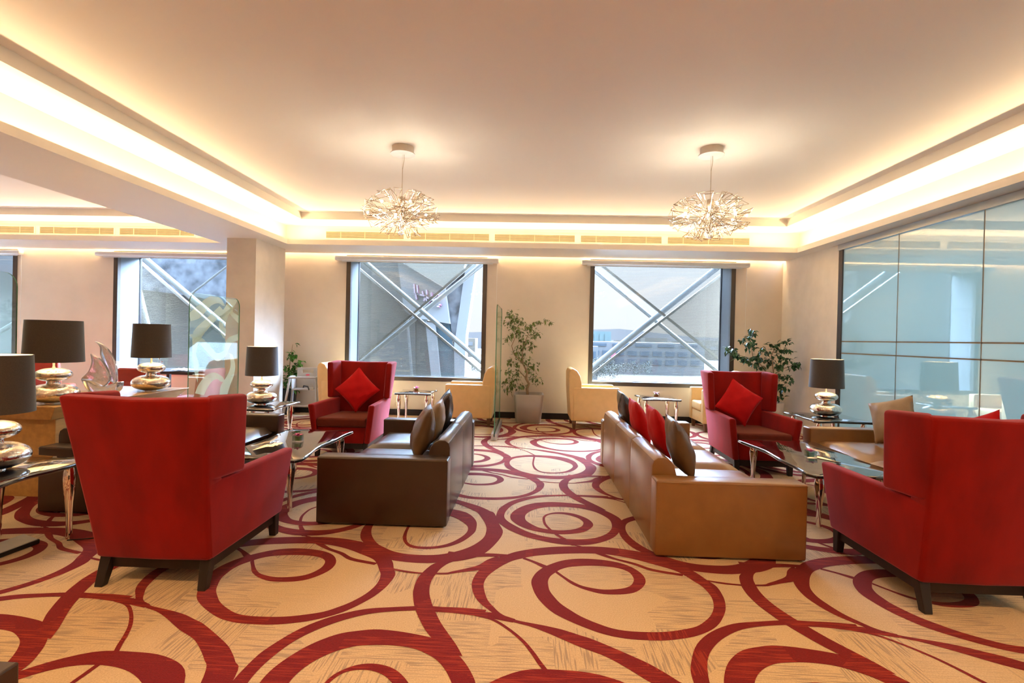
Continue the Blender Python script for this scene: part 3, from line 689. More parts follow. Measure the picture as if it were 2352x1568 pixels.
def wavy(w, d, bow, corner, n=18):
    """table outline: slim concave sides with a gentle S wave and swept-out rounded corners"""
    pts = []
    C = [(-w, -d), (w, -d), (w, d), (-w, d)]
    for k in range(4):
        a, b = C[k], C[(k + 1) % 4]
        ex, ey = b[0] - a[0], b[1] - a[1]; Ln = math.hypot(ex, ey); ex /= Ln; ey /= Ln
        nx, ny = ey, -ex
        for i in range(n):
            f = corner + (1 - 2 * corner) * i / (n - 1)
            q = math.sin(PI * f)
            off = -bow * q + .012 * math.sin(4 * PI * f) * q
            pts.append((a[0] + ex * Ln * f + nx * off, a[1] + ey * Ln * f + ny * off))
    return pts

def leg_profile(h):
    return [(.0, 0), (.020, .0), (.0185, .012), (.0175, .10 * h), (.0185, .30 * h), (.024, .50 * h), (.033, .68 * h), (.037, .80 * h), (.033, .90 * h), (.024, .975 * h), (.022, h), (0, h)]

def make_table(name, label, cat, loc, w, d, h, li, group, rz=0.0):
    t = thing(name, label, cat, loc, rz, group)
    bm = B(); prism(bm, wavy(w, d, .045 if w < .5 else .05, .06), h - .028, h); bev(bm, .010, 3, 50)
    obj('table_top', bm, M['glass_black'], t, 50)
    for sx in (1, -1):
        for sy in (1, -1):
            bm = B(); lathe(bm, leg_profile(h - .028), 20)
            o = obj('leg', bm, M['chrome'], t, 60); o.location = (sx * (w - li), sy * (d - li), 0)
    return t
G1 = 'black glass tables on chrome legs'
make_table('coffee_table', 'long black glass coffee table between the two dark sofas', 'table', (-2.045, 4.52, 0), .345, .66, .425, .12, G1)
make_table('coffee_table', 'long black glass coffee table between the two tan sofas', 'table', (2.47, 4.60, 0), .385, .72, .425, .14, G1)
make_table('lamp_table', 'black glass lamp table cut off by the left picture edge', 'table', (-3.22, 3.02, 0), .38, .44, .52, .14, G1)
make_table('lamp_table', 'black glass lamp table in front of the column', 'table', (-3.19, 6.12, 0), .35, .40, .52, .11, G1)
make_table('lamp_table', 'black glass lamp table beside the right corner plant and glass partition', 'table', (3.61, 6.40, 0), .36, .40, .52, .11, G1)
make_table('side_table', 'small black glass table under the left main window', 'table', (-1.78, 8.32, 0), .30, .33, .49, .08, G1)
make_table('side_table', 'small black glass table under the city view window', 'table', (2.07, 8.40, 0), .31, .35, .49, .08, G1)

def make_lamp(label, loc, sd=.43):
    t = thing('table_lamp', label, 'lamp', loc, 0, 'silver pebble lamps with dark shades')
    bm = B(); n = 22
    def pebble(bm, r, h, z, seed):
        pr = [(r * math.sin(PI * k / n) ** .82, z + h / 2 - h / 2 * math.cos(PI * k / n)) for k in range(n + 1)]
        pr[0] = (0, z); pr[-1] = (0, z + h)
        lathe(bm, pr, 36)
    pebble(bm, .176, .160, 0.004, 1); obj('lower_pebble', bm, M['mercury'], t, 80)
    bm = B(); pebble(bm, .126, .112, .182, 2); obj('upper_pebble', bm, M['mercury'], t, 80)
    bm = B(); lathe(bm, [(0, .160), (.05, .160), (.045, .178), (.05, .195), (0, .195)], 24); obj('neck', bm, M['chrome'], t)
    bm = B(); lathe(bm, [(0, 0), (.06, 0), (.06, .012), (0, .012)], 24); obj('foot', bm, M['chrome'], t)
    bm = B(); lathe(bm, [(0, .292), (.014, .292), (.009, .31), (.008, .42), (.016, .425), (.016, .47), (0, .47)], 16); obj('stem', bm, M['steel'], t)
    r0, r1 = sd / 2, sd / 2 * .925; za, zb = .345, .69
    bm = B(); lathe(bm, [(r0, za), (r1, zb), (r1 - .003, zb), (r0 - .003, za), (r0, za)], 48)
    s = obj('lamp_shade', bm, M['shade'], t, 60)
    bm = B(); lathe(bm, [(r0 - .005, za + .002), (r1 - .005, zb - .002)], 48); obj('shade_lining', bm, M['shade_in'], s, 60)
    bm = B(); tube(bm, [(-r1 + .004, 0, .655), (r1 - .004, 0, .655)], .002, 6); tube(bm, [(0, -r1 + .004, .655), (0, r1 - .004, .655)], .002, 6); tube(bm, [(0, 0, .46), (0, 0, .66)], .003, 6)
    obj('shade_spider', bm, M['steel'], s)
    bm = B(); lathe(bm, [(0, .472), (.014, .475), (.016, .49), (.03, .53), (.024, .555), (0, .565)], 16); obj('bulb', bm, M['bulb'], t, 60)
    ld = bpy.data.lights.new('lamp_light', 'POINT'); ld.energy = 2.2; ld.color = (1, .72, .40); ld.shadow_soft_size = .04
    lo = link(bpy.data.objects.new('lamp_light', ld), t); lo.location = (0, 0, .59)
    return t
make_lamp('pebble lamp in the left foreground, cut by the picture edge', (-3.195, 3.03, .5205), .38)
make_lamp('large pebble lamp at the near end of the wood console', (-3.96, 4.24, .7505), .41)
make_lamp('pebble lamp on the far end of the console beside the glass sailboat', (-3.90, 5.29, .7505), .355)
make_lamp('pebble lamp on the glass table in front of the column', (-3.19, 6.17, .5205), .365)
make_lamp('pebble lamp on the glass table beside the frosted partition', (3.62, 6.45, .5205), .38)

# honey wood console behind the far left sofa
t = thing('console_table', 'honey wood slab console carrying two lamps and a glass sailboat', 'console', (-4.08, 4.84, 0))
bm = B(); hexa(bm, [(-.40, -.78, .64), (.27, -.78, .64), (.27, .68, .64), (-.40, .68, .64), (-.42, -.82, .75), (.34, -.82, .75), (.34, .82, .75), (-.42, .82, .75)])
bev(bm, .003, 1); obj('top_slab', bm, M['wood_gold'], t, 0)
for y0, y1 in ((-.72, -.60), (.56, .68)):
    bm = B(); box(bm, -.40, .254, y0, y1, 0, .64); bev(bm, .003, 1); obj('slab_leg', bm, M['wood_gold'], t, 0)

# silvered glass sailing boat
t = thing('sailboat_ornament', 'silvered art glass sailing boat on the wood console', 'ornament', (-3.98, 4.84, .7505))
def flat_glass(name, poly, y, th):
    bm = B();     sm = catmull(list(poly) + [poly[0]], 4)[:-1]
    prism(bm, [(x + 3.95, z - .75) for x, z in sm], y - th / 2, y + th / 2, 'Y')
    bev(bm, th * .42, 4, 50)
    return obj(name, bm, M['boat'], t, 60)
FS = 0
flat_glass('front_sail', [(-4.1, 1.143), (-4.089, 1.063), (-4.12, .973), (-4.185, .90), (-4.125, .875), (-4.026, .835), (-3.96, .845), (-3.912, .92), (-3.957, 1.028), (-4.011, 1.091), (-4.07, 1.122)], -.028, .03)
flat_glass('rear_sail', [(-4.103, 1.259), (-4.052, 1.205), (-4.044, 1.122), (-3.99, 1.0), (-3.96, .90), (-3.896, .87), (-3.894, 1.004), (-3.919, 1.087), (-3.973, 1.175), (-4.04, 1.231)], .022, .03)
flat_glass('hull', [(-4.19, .90), (-4.13, .89), (-4.06, .855), (-3.98, .835), (-3.90, .858), (-3.839, .883), (-3.836, .85), (-3.855, .80), (-3.92, .755), (-4.05, .753), (-4.13, .80)], 0, .09)

# ------------------------------------------------------------------ cream armchairs
def make_armchair(label, loc, rz):
    t = thing('cream_armchair', label, 'armchair', loc, rz, 'cream armchairs under the windows')
    C = M['cream']
    for s in (1, -1):
        bm = B(); x0, x1 = (.235, .352) if s > 0 else (-.352, -.235)
        box(bm, x0, x1, -.33, .37, .131, .645); bev(bm, .018, 3); obj('armrest', bm, C, t)
    bm = B()
    prism(bm, [(-.36, .13), (-.40, .62), (-.405, .86), (-.385, .915), (-.34, .93), (-.28, .90), (-.23, .82), (-.205, .70), (-.20, .55), (-.20, .13)], -.338, .338, 'X')
    bev(bm, .02, 3, 35); obj('backrest', bm, C, t)
    bm = B(); box(bm, -.232, .232, -.198, .355, .13, .30); bev(bm, .012, 2); obj('seat_base', bm, C, t)
    bm = B(); box(bm, -.231, .231, -.195, .372, .302, .445); bev(bm, .035, 4); obj('seat_cushion', bm, C, t)
    for sx in (1, -1):
        for sy in (1, -1):
            x, y = sx * .30, (.31 if sy > 0 else -.31)
            bm = B(); hexa(bm, [(x - .02, y - .02, 0), (x + .02, y - .02, 0), (x + .02, y + .02, 0), (x - .02, y + .02, 0), (x - .03, y - .03, .132), (x + .03, y - .03, .132), (x + .03, y + .03, .132), (x - .03, y + .03, .132)])
            obj('leg', bm, M['wood_leg'], t, 0)
    return t
make_armchair('cream leather armchair peeking out behind the left red wing chair', (-2.90, 8.42, 0), -PI / 2)
make_armchair('cream leather armchair beside the glass screen, facing left', (-.90, 8.36, 0), PI / 2)
make_armchair('cream leather armchair right of the silver planter, facing right', (1.035, 8.36, 0), -PI / 2)
make_armchair('cream leather armchair half hidden behind the right red wing chair', (3.06, 8.42, 0), PI / 2)

# ------------------------------------------------------------------ chandeliers
def make_chandelier(label, loc, seed):
    rnd = random.Random(seed)
    t = thing('chandelier', label, 'chandelier', loc, 0, 'tangled wire chandeliers')
    bm = B(); lathe(bm, [(0, 0), (.105, 0), (.105, -.062), (.12, -.064), (.12, -.072), (0, -.073)], 40); obj('ceiling_canopy', bm, M['canopy'], t, 40)
    bm = B(); tube(bm, [(.012, 0, -.072), (.014, 0, -.12), (0, 0, -.22), (0, 0, -.52)], .0035, 6); tube(bm, [(-.004, 0, -.072), (-.001, 0, -.5)], .0012, 5); obj('suspension_cable', bm, M['wire'], t)
    zc = -.65
    bm = B(); lathe(bm, [(0, .16), (.03, .16), (.034, .10), (.02, .06), (.018, -.16), (.035, -.20), (0, -.21)], 16, (0, 0, zc)); obj('hub', bm, M['wire'], t)
    bm = B()
    def sp(a, e, r):
        return Vector((.385 * r * math.cos(a) * math.cos(e), .385 * r * math.sin(a) * math.cos(e), zc + .235 * r * math.sin(e)))
    ends = []
    for k in range(84):
        a = rnd.uniform(0, 2 * PI); e = math.asin(rnd.uniform(-.95, .95))
        p0 = Vector((.02 * math.cos(a), .02 * math.sin(a), zc + rnd.uniform(-.17, .1)))
        p1 = sp(a + rnd.uniform(-.15, .15), e, rnd.uniform(.55, .8))
        p2 = sp(a + rnd.uniform(-.35, .35), max(-1.2, min(1.2, e + rnd.uniform(-.3, .3))), rnd.uniform(.92, 1.02))
        p3 = sp(a + rnd.uniform(.25, .7) * rnd.choice((-1, 1)), max(-1.2, min(1.2, e + rnd.uniform(-.35, .35))), rnd.uniform(.92, 1.02))
        p4 = p3.lerp(Vector((0, 0, zc)), rnd.uniform(.2, .5))
        for a0, b0 in ((p0, p1), (p1, p2), (p2, p3), (p3, p4)):
            tube(bm, [a0, b0], .0028, 5)
        ends.append((a, e))
    obj('wire_cage', bm, M['wire'], t, 60)
    for k in range(16):
        a = 2 * PI * k / 16 + rnd.uniform(-.1, .1); e = rnd.uniform(-.55, .6)
        p = sp(a, e, .84 if k % 2 else .62)
        bm = B(); lathe(bm, [(0, -.011), (.008, -.008), (.011, 0), (.008, .008), (0, .011)], 10); o = obj('bulb', bm, M['bulb_small'], t, 60); o.location = p
        if k % 4 == 0:
            ld = bpy.data.lights.new('chandelier_light', 'POINT'); ld.energy = CH_E; ld.color = (1, .80, .55); ld.shadow_soft_size = .012
            lo = link(bpy.data.objects.new('chandelier_light', ld), t); lo.location = p + Vector((0, 0, .03))
    return t
CH_E = .85
make_chandelier('tangled wire chandelier on the left, above the dark sofas', (-1.28, 5.12, ZC), 3)
make_chandelier('tangled wire chandelier on the right, above the tan sofas', (1.705, 5.06, ZC), 11)

# ------------------------------------------------------------------ glass screens
def make_screen(label, x, y0, y1, ztop, zbase, ribs, rail=True):
    t = thing('glass_screen', label, 'screen', (x, (y0 + y1) / 2, 0), 0, 'clear glass screens')
    c = (y0 + y1) / 2; a, b = y0 - c, y1 - c; r = .12
    out = [(a, zbase), (b, zbase)] + [(b - r + r * math.cos(k * PI / 12), ztop - r + r * math.sin(k * PI / 12)) for k in range(7)] + [(a + r - r * math.sin(k * PI / 12), ztop - r + r * math.cos(k * PI / 12)) for k in range(7)]
    bm = B(); prism(bm, out, -.006, .006, 'X')
    bm.normal_update(); bmesh.ops.recalc_face_normals(bm, faces=bm.faces[:])
    for f in bm.faces: f.material_index = 0 if abs(f.normal.x) > .5 else 1
    obj('glass_panel', bm, [M['screen'], M['edge']], t, 0)
    bm = B()
    for k, rb in enumerate(ribs):
        sm = catmull(rb, 6); xo = -.0075 - .0003 * k
        pv = None
        for p in sm:
            cl = lambda y, z: (xo, min(max(y - c, a + .004), b - .004), min(z, ztop - .012))
            cur = (bm.verts.new(cl(p[0], p[1])), bm.verts.new(cl(p[2], p[3])))
            if pv: bm.faces.new((pv[0], pv[1], cur[1], cur[0]))
            pv = cur
    if ribs: obj('frosted_ribbon_pattern', bm, M['ribbon'], t, 0)
    else: bm.free()
    if rail:
        bm = B(); box(bm, -.04, -.008, a - .05, b, 0, .09); box(bm, .008, .04, a - .05, b, 0, .09); box(bm, -.008, .008, a - .05, b, 0, .05); bev(bm, .002, 1)
        obj('floor_channel', bm, M['steel'], t, 0)
    return t
RIB = [[[6.19,1.595,6.217,1.494],[6.348,1.691,6.391,1.54],[6.501,1.79,6.506,1.626],[6.663,1.84,6.639,1.717],[6.836,1.816,6.779,1.752],[6.928,1.727,6.883,1.724]],[[6.97,1.826,7.255,1.848],[6.989,1.704,7.115,1.675],[7.086,1.602,7.263,1.61],[7.267,1.5,7.28,1.611]],[[7.002,1.775,7.083,1.692],[6.856,1.627,6.994,1.563],[6.803,1.453,6.907,1.455],[6.881,1.315,6.953,1.421],[6.942,1.28,6.969,1.386]],[[6.93,1.648,6.809,1.719],[6.647,1.466,6.535,1.545],[6.437,1.297,6.282,1.377],[6.339,1.121,6.262,1.202],[6.395,0.957,6.267,1.043],[6.376,0.732,6.296,0.899]],[[6.185,1.328,6.233,1.344],[6.387,1.233,6.437,1.297],[6.548,1.115,6.656,1.163],[6.775,0.989,6.772,1.092],[6.98,1.051,6.917,1.123],[7.039,1.138,6.945,1.193],[7.13,1.226,7.034,1.298],[7.275,1.262,7.272,1.354]],[[6.329,0.608,6.511,0.564],[6.402,0.714,6.563,0.633],[6.557,0.816,6.67,0.724],[6.722,0.839,6.782,0.749],[6.899,0.775,6.871,0.707],[6.961,0.7,6.931,0.702]],[[6.847,0.536,7.029,0.517],[6.873,0.655,7.087,0.636],[7.02,0.784,7.178,0.773],[7.093,0.922,7.205,0.916],[7.056,1.084,7.136,1.064]]]
make_screen('glass screen with frosted ribbon pattern in front of the column', -4.1, 6.18, 7.27, 1.845, .0501, RIB)
R2 = [[[p[0] - 2.97, p[1], p[2] - 2.97, p[3]] for p in rb] for rb in RIB]
make_screen('glass screen edge showing at the far left picture edge', -4.60, 3.30, 4.55, 1.86, .0501, R2)
make_screen('clear glass screen seen edge-on in the middle aisle beside the silver planter', -.435, 7.02, 8.28, 1.835, .0501, [])

# ------------------------------------------------------------------ plants
def leaf(bm, p, d, up, L, w, rnd):
    d = d.normalized(); s = d.cross(up)
    s = s.normalized() if s.length > 1e-4 else Vector((1, 0, 0))
    n = s.cross(d)
    a = bm.verts.new(p); m1 = p + d * L * .45
    l = bm.verts.new(m1 - s * w + n * w * .35); r = bm.verts.new(m1 + s * w + n * w * .35); c = bm.verts.new(m1)
    e = bm.verts.new(p + d * L - n * L * .12)
    bm.faces.new((a, c, l)); bm.faces.new((a, r, c)); bm.faces.new((c, e, l)); bm.faces.new((c, r, e))

def make_plant(name, label, loc, blobs, lm, pot, pot_fn, L, w, trunk, seed, per=16, droop=.5, yspread=.13):
    rnd = random.Random(seed)
    t = thing(name, label, 'plant', loc)
    pot_fn(t, pot)
    bm = B()
    for br in trunk: tube(bm, br[0], br[1], 7)
    obj('trunk', bm, M['bark'], t, 60)
    bm = B()
    for bx, bz, br in blobs:
        by = rnd.uniform(-yspread, yspread)
        for k in range(max(1, int(per * (br / .08)))):
            p = Vector((bx + rnd.gauss(0, br * .6), by + rnd.gauss(0, br * .7), bz + rnd.gauss(0, br * .5)))
            d = Vector((rnd.uniform(-1, 1), rnd.uniform(-1, 1), rnd.uniform(-1.1, .5) - droop * .4))
            leaf(bm, p, d, Vector((rnd.uniform(-.4, .4), rnd.uniform(-.4, .4), 1)), L * rnd.uniform(.7, 1.15), w * rnd.uniform(.8, 1.15), rnd)
    obj('foliage', bm, M[lm], t, 0)
    return t
def square_pot(t, m, wt=.25, wb=.205, h=.47):
    bm = B(); n = 8
    def ring(w, z, r):
        return [bm.verts.new((cx * (w - r) + r * math.cos(q), cy * (w - r) + r * math.sin(q), z))
                for cx, cy, q0 in ((1, 1, 0), (-1, 1, PI / 2), (-1, -1, PI), (1, -1, 1.5 * PI)) for q in [q0 + PI / 2 * k / 5 for k in range(6)]]
    rs = [ring(wb - .02, 0, .05), ring(wb, .02, .06), ring(wt, h - .01, .06), ring(wt - .005, h, .06), ring(wt - .025, h, .05), ring(wt - .035, h - .06, .05)]
    for a, b in zip(rs, rs[1:]):
        for k in range(len(a)): bm.faces.new((a[k], a[(k + 1) % len(a)], b[(k + 1) % len(a)], b[k]))
    bm.faces.new(rs[0][::-1])
    obj('planter', bm, M[m], t, 40)
    bm = B(); prism(bm, [(-(wt - .045), -(wt - .045)), (wt - .045, -(wt - .045)), (wt - .045, wt - .045), (-(wt - .045), wt - .045)], h - .10, h - .055); obj('soil', bm, M['soil'], t, 0)
def round_pot(t, m, rt=.17, rb=.13, h=.42):
    bm = B(); lathe(bm, [(0, 0), (rb, 0), (rt, h), (rt - .015, h), (rt - .02, h - .06)], 32); obj('planter', bm, M[m], t, 50)
    bm = B(); lathe(bm, [(0, h - .05), (rt - .021, h - .05), (rt - .025, h - .09), (0, h - .09)], 24); obj('soil', bm, M['soil'], t, 0)

b1 = [(190, 200), (240, 230), (270, 260), (330, 285), (190, 300), (290, 370), (240, 350), (400, 345), (440, 320), (480, 290), (530, 280), (600, 265), (650, 290), (250, 440), (350, 480), (310, 400), (450, 430), (500, 420), (180, 480), (330, 560), (400, 510), (300, 610), (450, 570), (340, 650), (220, 720), (300, 760), (470, 760), (420, 820), (200, 840), (300, 870), (480, 900), (520, 940), (180, 960), (240, 1000), (350, 1000), (200, 1050), (380, 720), (260, 930)]
b1 = [((u - 428) * .00149, .47 + (1080 - v) * .00149, .028 if 430 < u and v < 330 else .062) for u, v in b1]
make_plant('potted_ficus', 'tall ficus in a silver square planter right of the glass screen', (0.02, 8.66, 0), b1, 'leaf1', 'pot_silver', square_pot, .072, .0165,
           [([(-.01, 0, .40), (-.03, 0, .55), (.0, .01, .63), (-.05, -.01, .72), (-.03, 0, .82), (-.10, 0, .95)], [.022, .024, .021, .024, .018, .012]),
            ([(-.10, 0, .95), (-.25, .02, 1.10), (-.30, 0, 1.25), (-.22, 0, 1.45), (-.32, 0, 1.75)], [.011, .009, .007, .005, .003]),
            ([(-.10, 0, .95), (-.12, -.03, 1.15), (-.05, 0, 1.4), (.05, 0, 1.58), (.32, 0, 1.68)], [.010, .008, .006, .004, .002]),
            ([(-.05, 0, .72), (-.18, .04, .85), (-.34, .02, .8)], [.010, .007, .004]), ([(-.03, 0, .80), (.06, .03, .92), (.14, 0, .78)], [.008, .006, .003])], 5, 34, .5, .12)
b2 = [(760, 100), (730, 150), (720, 190), (760, 250), (740, 215), (510, 300), (560, 310), (600, 330), (640, 350), (700, 390), (660, 400), (760, 420), (820, 380), (800, 440), (870, 285), (880, 390), (940, 320), (1010, 250), (1090, 210), (1110, 280), (1050, 350), (1120, 390), (960, 430), (1040, 450), (1100, 480), (1190, 470), (1215, 440), (1000, 540), (1090, 570), (1140, 580), (990, 630), (1050, 660), (1110, 680), (1000, 740), (1060, 790), (900, 480), (1000, 400), (1060, 300)]
b2 = [((u - 985) * .00148, .47 + (845 - v) * .00148, .05) for u, v in b2]
make_plant('potted_rubber_tree', 'broad-leaved plant in a white planter behind the right red wing chair', (3.80, 8.30, 0), b2, 'leaf2', 'pot_white', lambda t, m: round_pot(t, m, .2, .15, .47), .09, .03,
           [([(0, 0, .40), (.02, 0, .7), (.05, .02, .95), (0, 0, 1.2), (.08, 0, 1.38)], [.014, .012, .010, .007, .004]), ([(.02, 0, .7), (-.1, 0, 1.0), (-.28, 0, 1.15), (-.34, 0, 1.5)], [.010, .008, .006, .003]),
            ([(-.20, 0, 1.1), (-.45, 0, 1.18), (-.66, 0, 1.26)], [.007, .005, .003]), ([(.04, 0, .9), (.2, 0, 1.0), (.33, 0, 1.05)], [.008, .006, .003])], 8, 23, .4, .10)
b3 = [(150, 390), (110, 400), (130, 460), (200, 520), (240, 550), (150, 600), (120, 680), (230, 670), (180, 640), (120, 760), (180, 830), (230, 860), (270, 770), (130, 900), (200, 940), (110, 820), (60, 700), (60, 850), (20, 780), (40, 600), (30, 920), (170, 730)]
b3 = [((u - 40) * .001023, .42 + (970 - v) * .001023, .045) for u, v in b3] + [(.135, 1.20, .012)]
make_plant('potted_philodendron', 'bright green plant in a black pot tucked behind the column', (-4.11, 8.79, 0), b3, 'leaf3', 'pot_black', lambda t, m: round_pot(t, m, .17, .13, .42), .085, .026,
           [([(0, 0, .35), (.03, 0, .6), (.05, 0, .9), (.09, 0, 1.19)], [.010, .008, .006, .003]), ([(0, 0, .37), (.1, 0, .6), (.2, 0, .72)], [.008, .006, .003])], 9, 24, .5, .05)

# ------------------------------------------------------------------ votives with orchids
def make_votive(label, loc, s=1.0):
    rnd = random.Random(int(abs(loc[0]) * 100))
    t = thing('flower_votive', label, 'vase', loc, 0, 'small glass flower holders')
    a = .036 * s; h = .062 * s
    bm = B()
    box(bm, -a, a, -a, a, 0, .012); 
    for sx, sy in ((1, 0), (-1, 0), (0, 1), (0, -1)):
        if sx: box(bm, min(sx * a, sx * (a - .004)), max(sx * a, sx * (a - .004)), -a, a, .012, h)
        else: box(bm, -a + .004, a - .004, min(sy * a, sy * (a - .004)), max(sy * a, sy * (a - .004)), .012, h)
    obj('glass_cup', bm, M['clear'], t, 0)
    bm = B(); lathe(bm, [(0, .0125), (a - .007, .0125), (a - .006, h - .014), (a - .012, h - .012), (0, h - .016)], 16); obj('leaf_wrap', bm, M['votive_leaf'], t, 50)
    bm = B()
    for k in range(7):
        q = 2 * PI * k / 7 + rnd.uniform(-.2, .2)
        d = Vector((math.cos(q), math.sin(q), rnd.uniform(.35, 1.0)))
        leaf(bm, Vector((0, 0, h - .014)), d, Vector((0, 0, 1)), .055 * s, .013 * s, rnd)
    lathe(bm, [(0, h - .016), (.012, h - .012), (.010, h + .006), (0, h + .012)], 10)
    obj('orchid_flower', bm, M['orchid'], t, 60)
make_votive('glass votive with pink orchid on the left coffee table', (-2.01, 4.535, .4255))
make_votive('glass votive with pink orchid on the right coffee table', (2.407, 4.495, .4255))
make_votive('glass votive with orchid on the small table under the left main window', (-1.755, 8.20, .4905), 1.15)
make_votive('glass votive with orchid on the small table under the city view window', (2.035, 8.33, .4905), 1.15)

# ------------------------------------------------------------------ high chair
t = thing('high_chair', 'grey plastic child high chair between the column and a cream armchair', 'high chair', (-3.64, 8.42, 0), .15)
P_ = M['plastic']
for sx in (1, -1):
    for sy in (1, -1):
        bm = B(); tube(bm, [(sx * .27, sy * .24 - .02, .012), (sx * .255, sy * .20 - .02, .12), (sx * .20, sy * .10 - .02, .66)], [.02, .02, .017], 8); obj('leg', bm, P_, t, 60)
for sx in (1, -1):
    bm = B(); tube(bm, [(sx * .205, -.14, .66), (sx * .21, .0, .672), (sx * .20, .14, .66)], .02, 8); obj('side_rail', bm, P_, t, 60)
bm = B(); tube(bm, [(-.262, -.24, .22), (0, -.25, .225), (.262, -.24, .22)], .016, 8); obj('footrest', bm, P_, t, 60)
bm = B(); tube(bm, [(-.262, .19, .16), (.262, .19, .16)], .014, 8); obj('rear_bar', bm, P_, t, 60)
bm = B(); tube(bm, [(-.205, -.145, .665), (0, -.16, .67), (.205, -.145, .665)], .016, 8); obj('tray_bar', bm, P_, t, 60)
bm = B(); box(bm, -.16, .16, -.12, .15, .46, .485); bev(bm, .012, 2); s_ = obj('seat', bm, P_, t)
bm = B()
for x0, x1, z0, z1 in ((-.17, .17, .485, .72), (-.17, -.09, .72, .775), (.09, .17, .72, .775), (-.17, .17, .775, .81)):
    hexa(bm, [(x0, .13 + (z0 - .485) * .2, z0), (x1, .13 + (z0 - .485) * .2, z0), (x1, .152 + (z0 - .485) * .2, z0), (x0, .152 + (z0 - .485) * .2, z0),
              (x0, .13 + (z1 - .485) * .2, z1), (x1, .13 + (z1 - .485) * .2, z1), (x1, .152 + (z1 - .485) * .2, z1), (x0, .152 + (z1 - .485) * .2, z1)])
b_ = obj('backrest', bm, P_, t, 0)
bm = B(); lathe(bm, [(0, 0), (.022, 0), (.022, .003), (0, .003)], 20); o = obj('oval_mark', bm, M['pinkmark'], b_, 0); o.location = (0, .174, .69); o.rotation_euler = (PI / 2 - .2, 0, 0); o.scale = (1.5, .8, 1)
for sx in (1, -1):
    bm = B(); hexa(bm, [(sx * .165, -.12, .485), (sx * .185, -.12, .485), (sx * .185, .14, .485), (sx * .165, .14, .485), (sx * .175, -.1, .64), (sx * .19, -.1, .64), (sx * .19, .15, .64), (sx * .175, .15, .64)])
    obj('side_panel', bm, P_, t, 0)
bm = B(); tube(bm, [(-.05, .10, .488), (0, -.05, .53), (.07, -.08, .52), (.10, -.12, .47)], .011, 6); obj('harness_strap', bm, M['strap'], t, 60)

# ------------------------------------------------------------------ side bay dining group
t = thing('dining_table', 'dark dining table by the side bay window', 'table', (-5.42, 8.2, 0))
bm = B(); box(bm, -.62, .62, -.38, .38, .71, .75); bev(bm, .004, 1); obj('table_top', bm, M['table_black'], t, 0)
for sx in (1, -1):
    for sy in (1, -1):
        bm = B(); box(bm, sx * .56 - .025, sx * .56 + .025, sy * .32 - .025, sy * .32 + .025, 0, .71); obj('leg', bm, M['table_black'], t, 0)
def dining_chair(label, loc, rz, m):
    t = thing('dining_chair', label, 'chair', loc, rz, 'upholstered dining chairs in the side bay')
    bm = B(); prism(bm, [(-.25, .40), (-.30, .83), (-.285, .858), (-.24, .86), (-.20, .80), (-.16, .40)], -.27, .27, 'X'); bev(bm, .02, 3, 40); obj('backrest', bm, M[m], t)
    bm = B(); box(bm, -.27, .27, -.158, .27, .32, .46); bev(bm, .03, 3); obj('seat', bm, M[m], t)
    for sx in (1, -1):
        for sy in (1, -1):
            bm = B(); box(bm, sx * .22 - .018, sx * .22 + .018, sy * .20 - .018, sy * .20 + .018, 0, .33); obj('leg', bm, M['wood_dark'], t, 0)
    return t
dining_chair('red quilted chair by the window behind the sailboat, farther of two', (-6.36, 8.30, 0), -PI / 2, 'tuft')
dining_chair('red quilted chair behind the sailboat, nearer of two', (-5.26, 7.15, 0), 0, 'tuft')
dining_chair('red quilted chair mostly hidden behind the large console lamp', (-7.75, 8.2, 0), .3, 'tuft')
dining_chair('rose upholstered chair seen through the ribbon patterned screen', (-4.42, 8.88 - .55 - .62, 0), .5, 'pink_fabric') if False else dining_chair('rose upholstered chair seen through the ribbon patterned screen', (-4.66, 7.15, 0), PI / 2, 'pink_fabric')
bm = B(); rnd = random.Random(4)
ga = [[bm.verts.new((-.13 + .26 * i / 8, -.12 + .24 * j / 8, .012 + .045 * abs(math.sin(i * 1.1 + j * .7)) * (1 - ((i - 4) ** 2 + (j - 4) ** 2) / 34))) for j in range(9)] for i in range(9)]
for i in range(8):
    for j in range(8): bm.faces.new((ga[i][j], ga[i + 1][j], ga[i + 1][j + 1], ga[i][j + 1]))
o = obj('napkin', bm, M['napkin'], None, 80); o.location = (-5.38, 7.98, .748); tag(o, 'crumpled blush napkin on the dark side bay table', 'napkin')
for k, (x, y, h, lab) in enumerate(((-5.86, 8.12, .19, 'taller clear glass condiment bottle on the side bay table'), (-5.77, 8.06, .14, 'shorter clear glass condiment bottle on the side bay table'))):
    t = thing('condiment_bottle', lab, 'bottle', (x, y, .7505), 0, 'bottles on the side bay table')
    bm = B(); lathe(bm, [(0, 0), (.026, 0), (.028, .01), (.028, h * .62), (.012, h * .8), (.012, h * .9), (0, h * .9)], 16); obj('bottle_body', bm, M['clear'], t, 60)
    bm = B(); lathe(bm, [(0, h * .9), (.014, h * .9), (.014, h), (0, h)], 12); obj('cap', bm, M['chrome'], t, 60)
bm = B(); hexa(bm, [(-.06, -.02, 0), (.06, -.02, 0), (.06, .02, 0), (-.06, .02, 0), (-.06, -.004, .07), (.06, -.004, .07), (.06, .004, .07), (-.06, .004, .07)])
o = obj('table_card', bm, M['white_card'], None, 0); o.location = (-5.95, 7.95, .7505); tag(o, 'small white tent card on the side bay table', 'card')

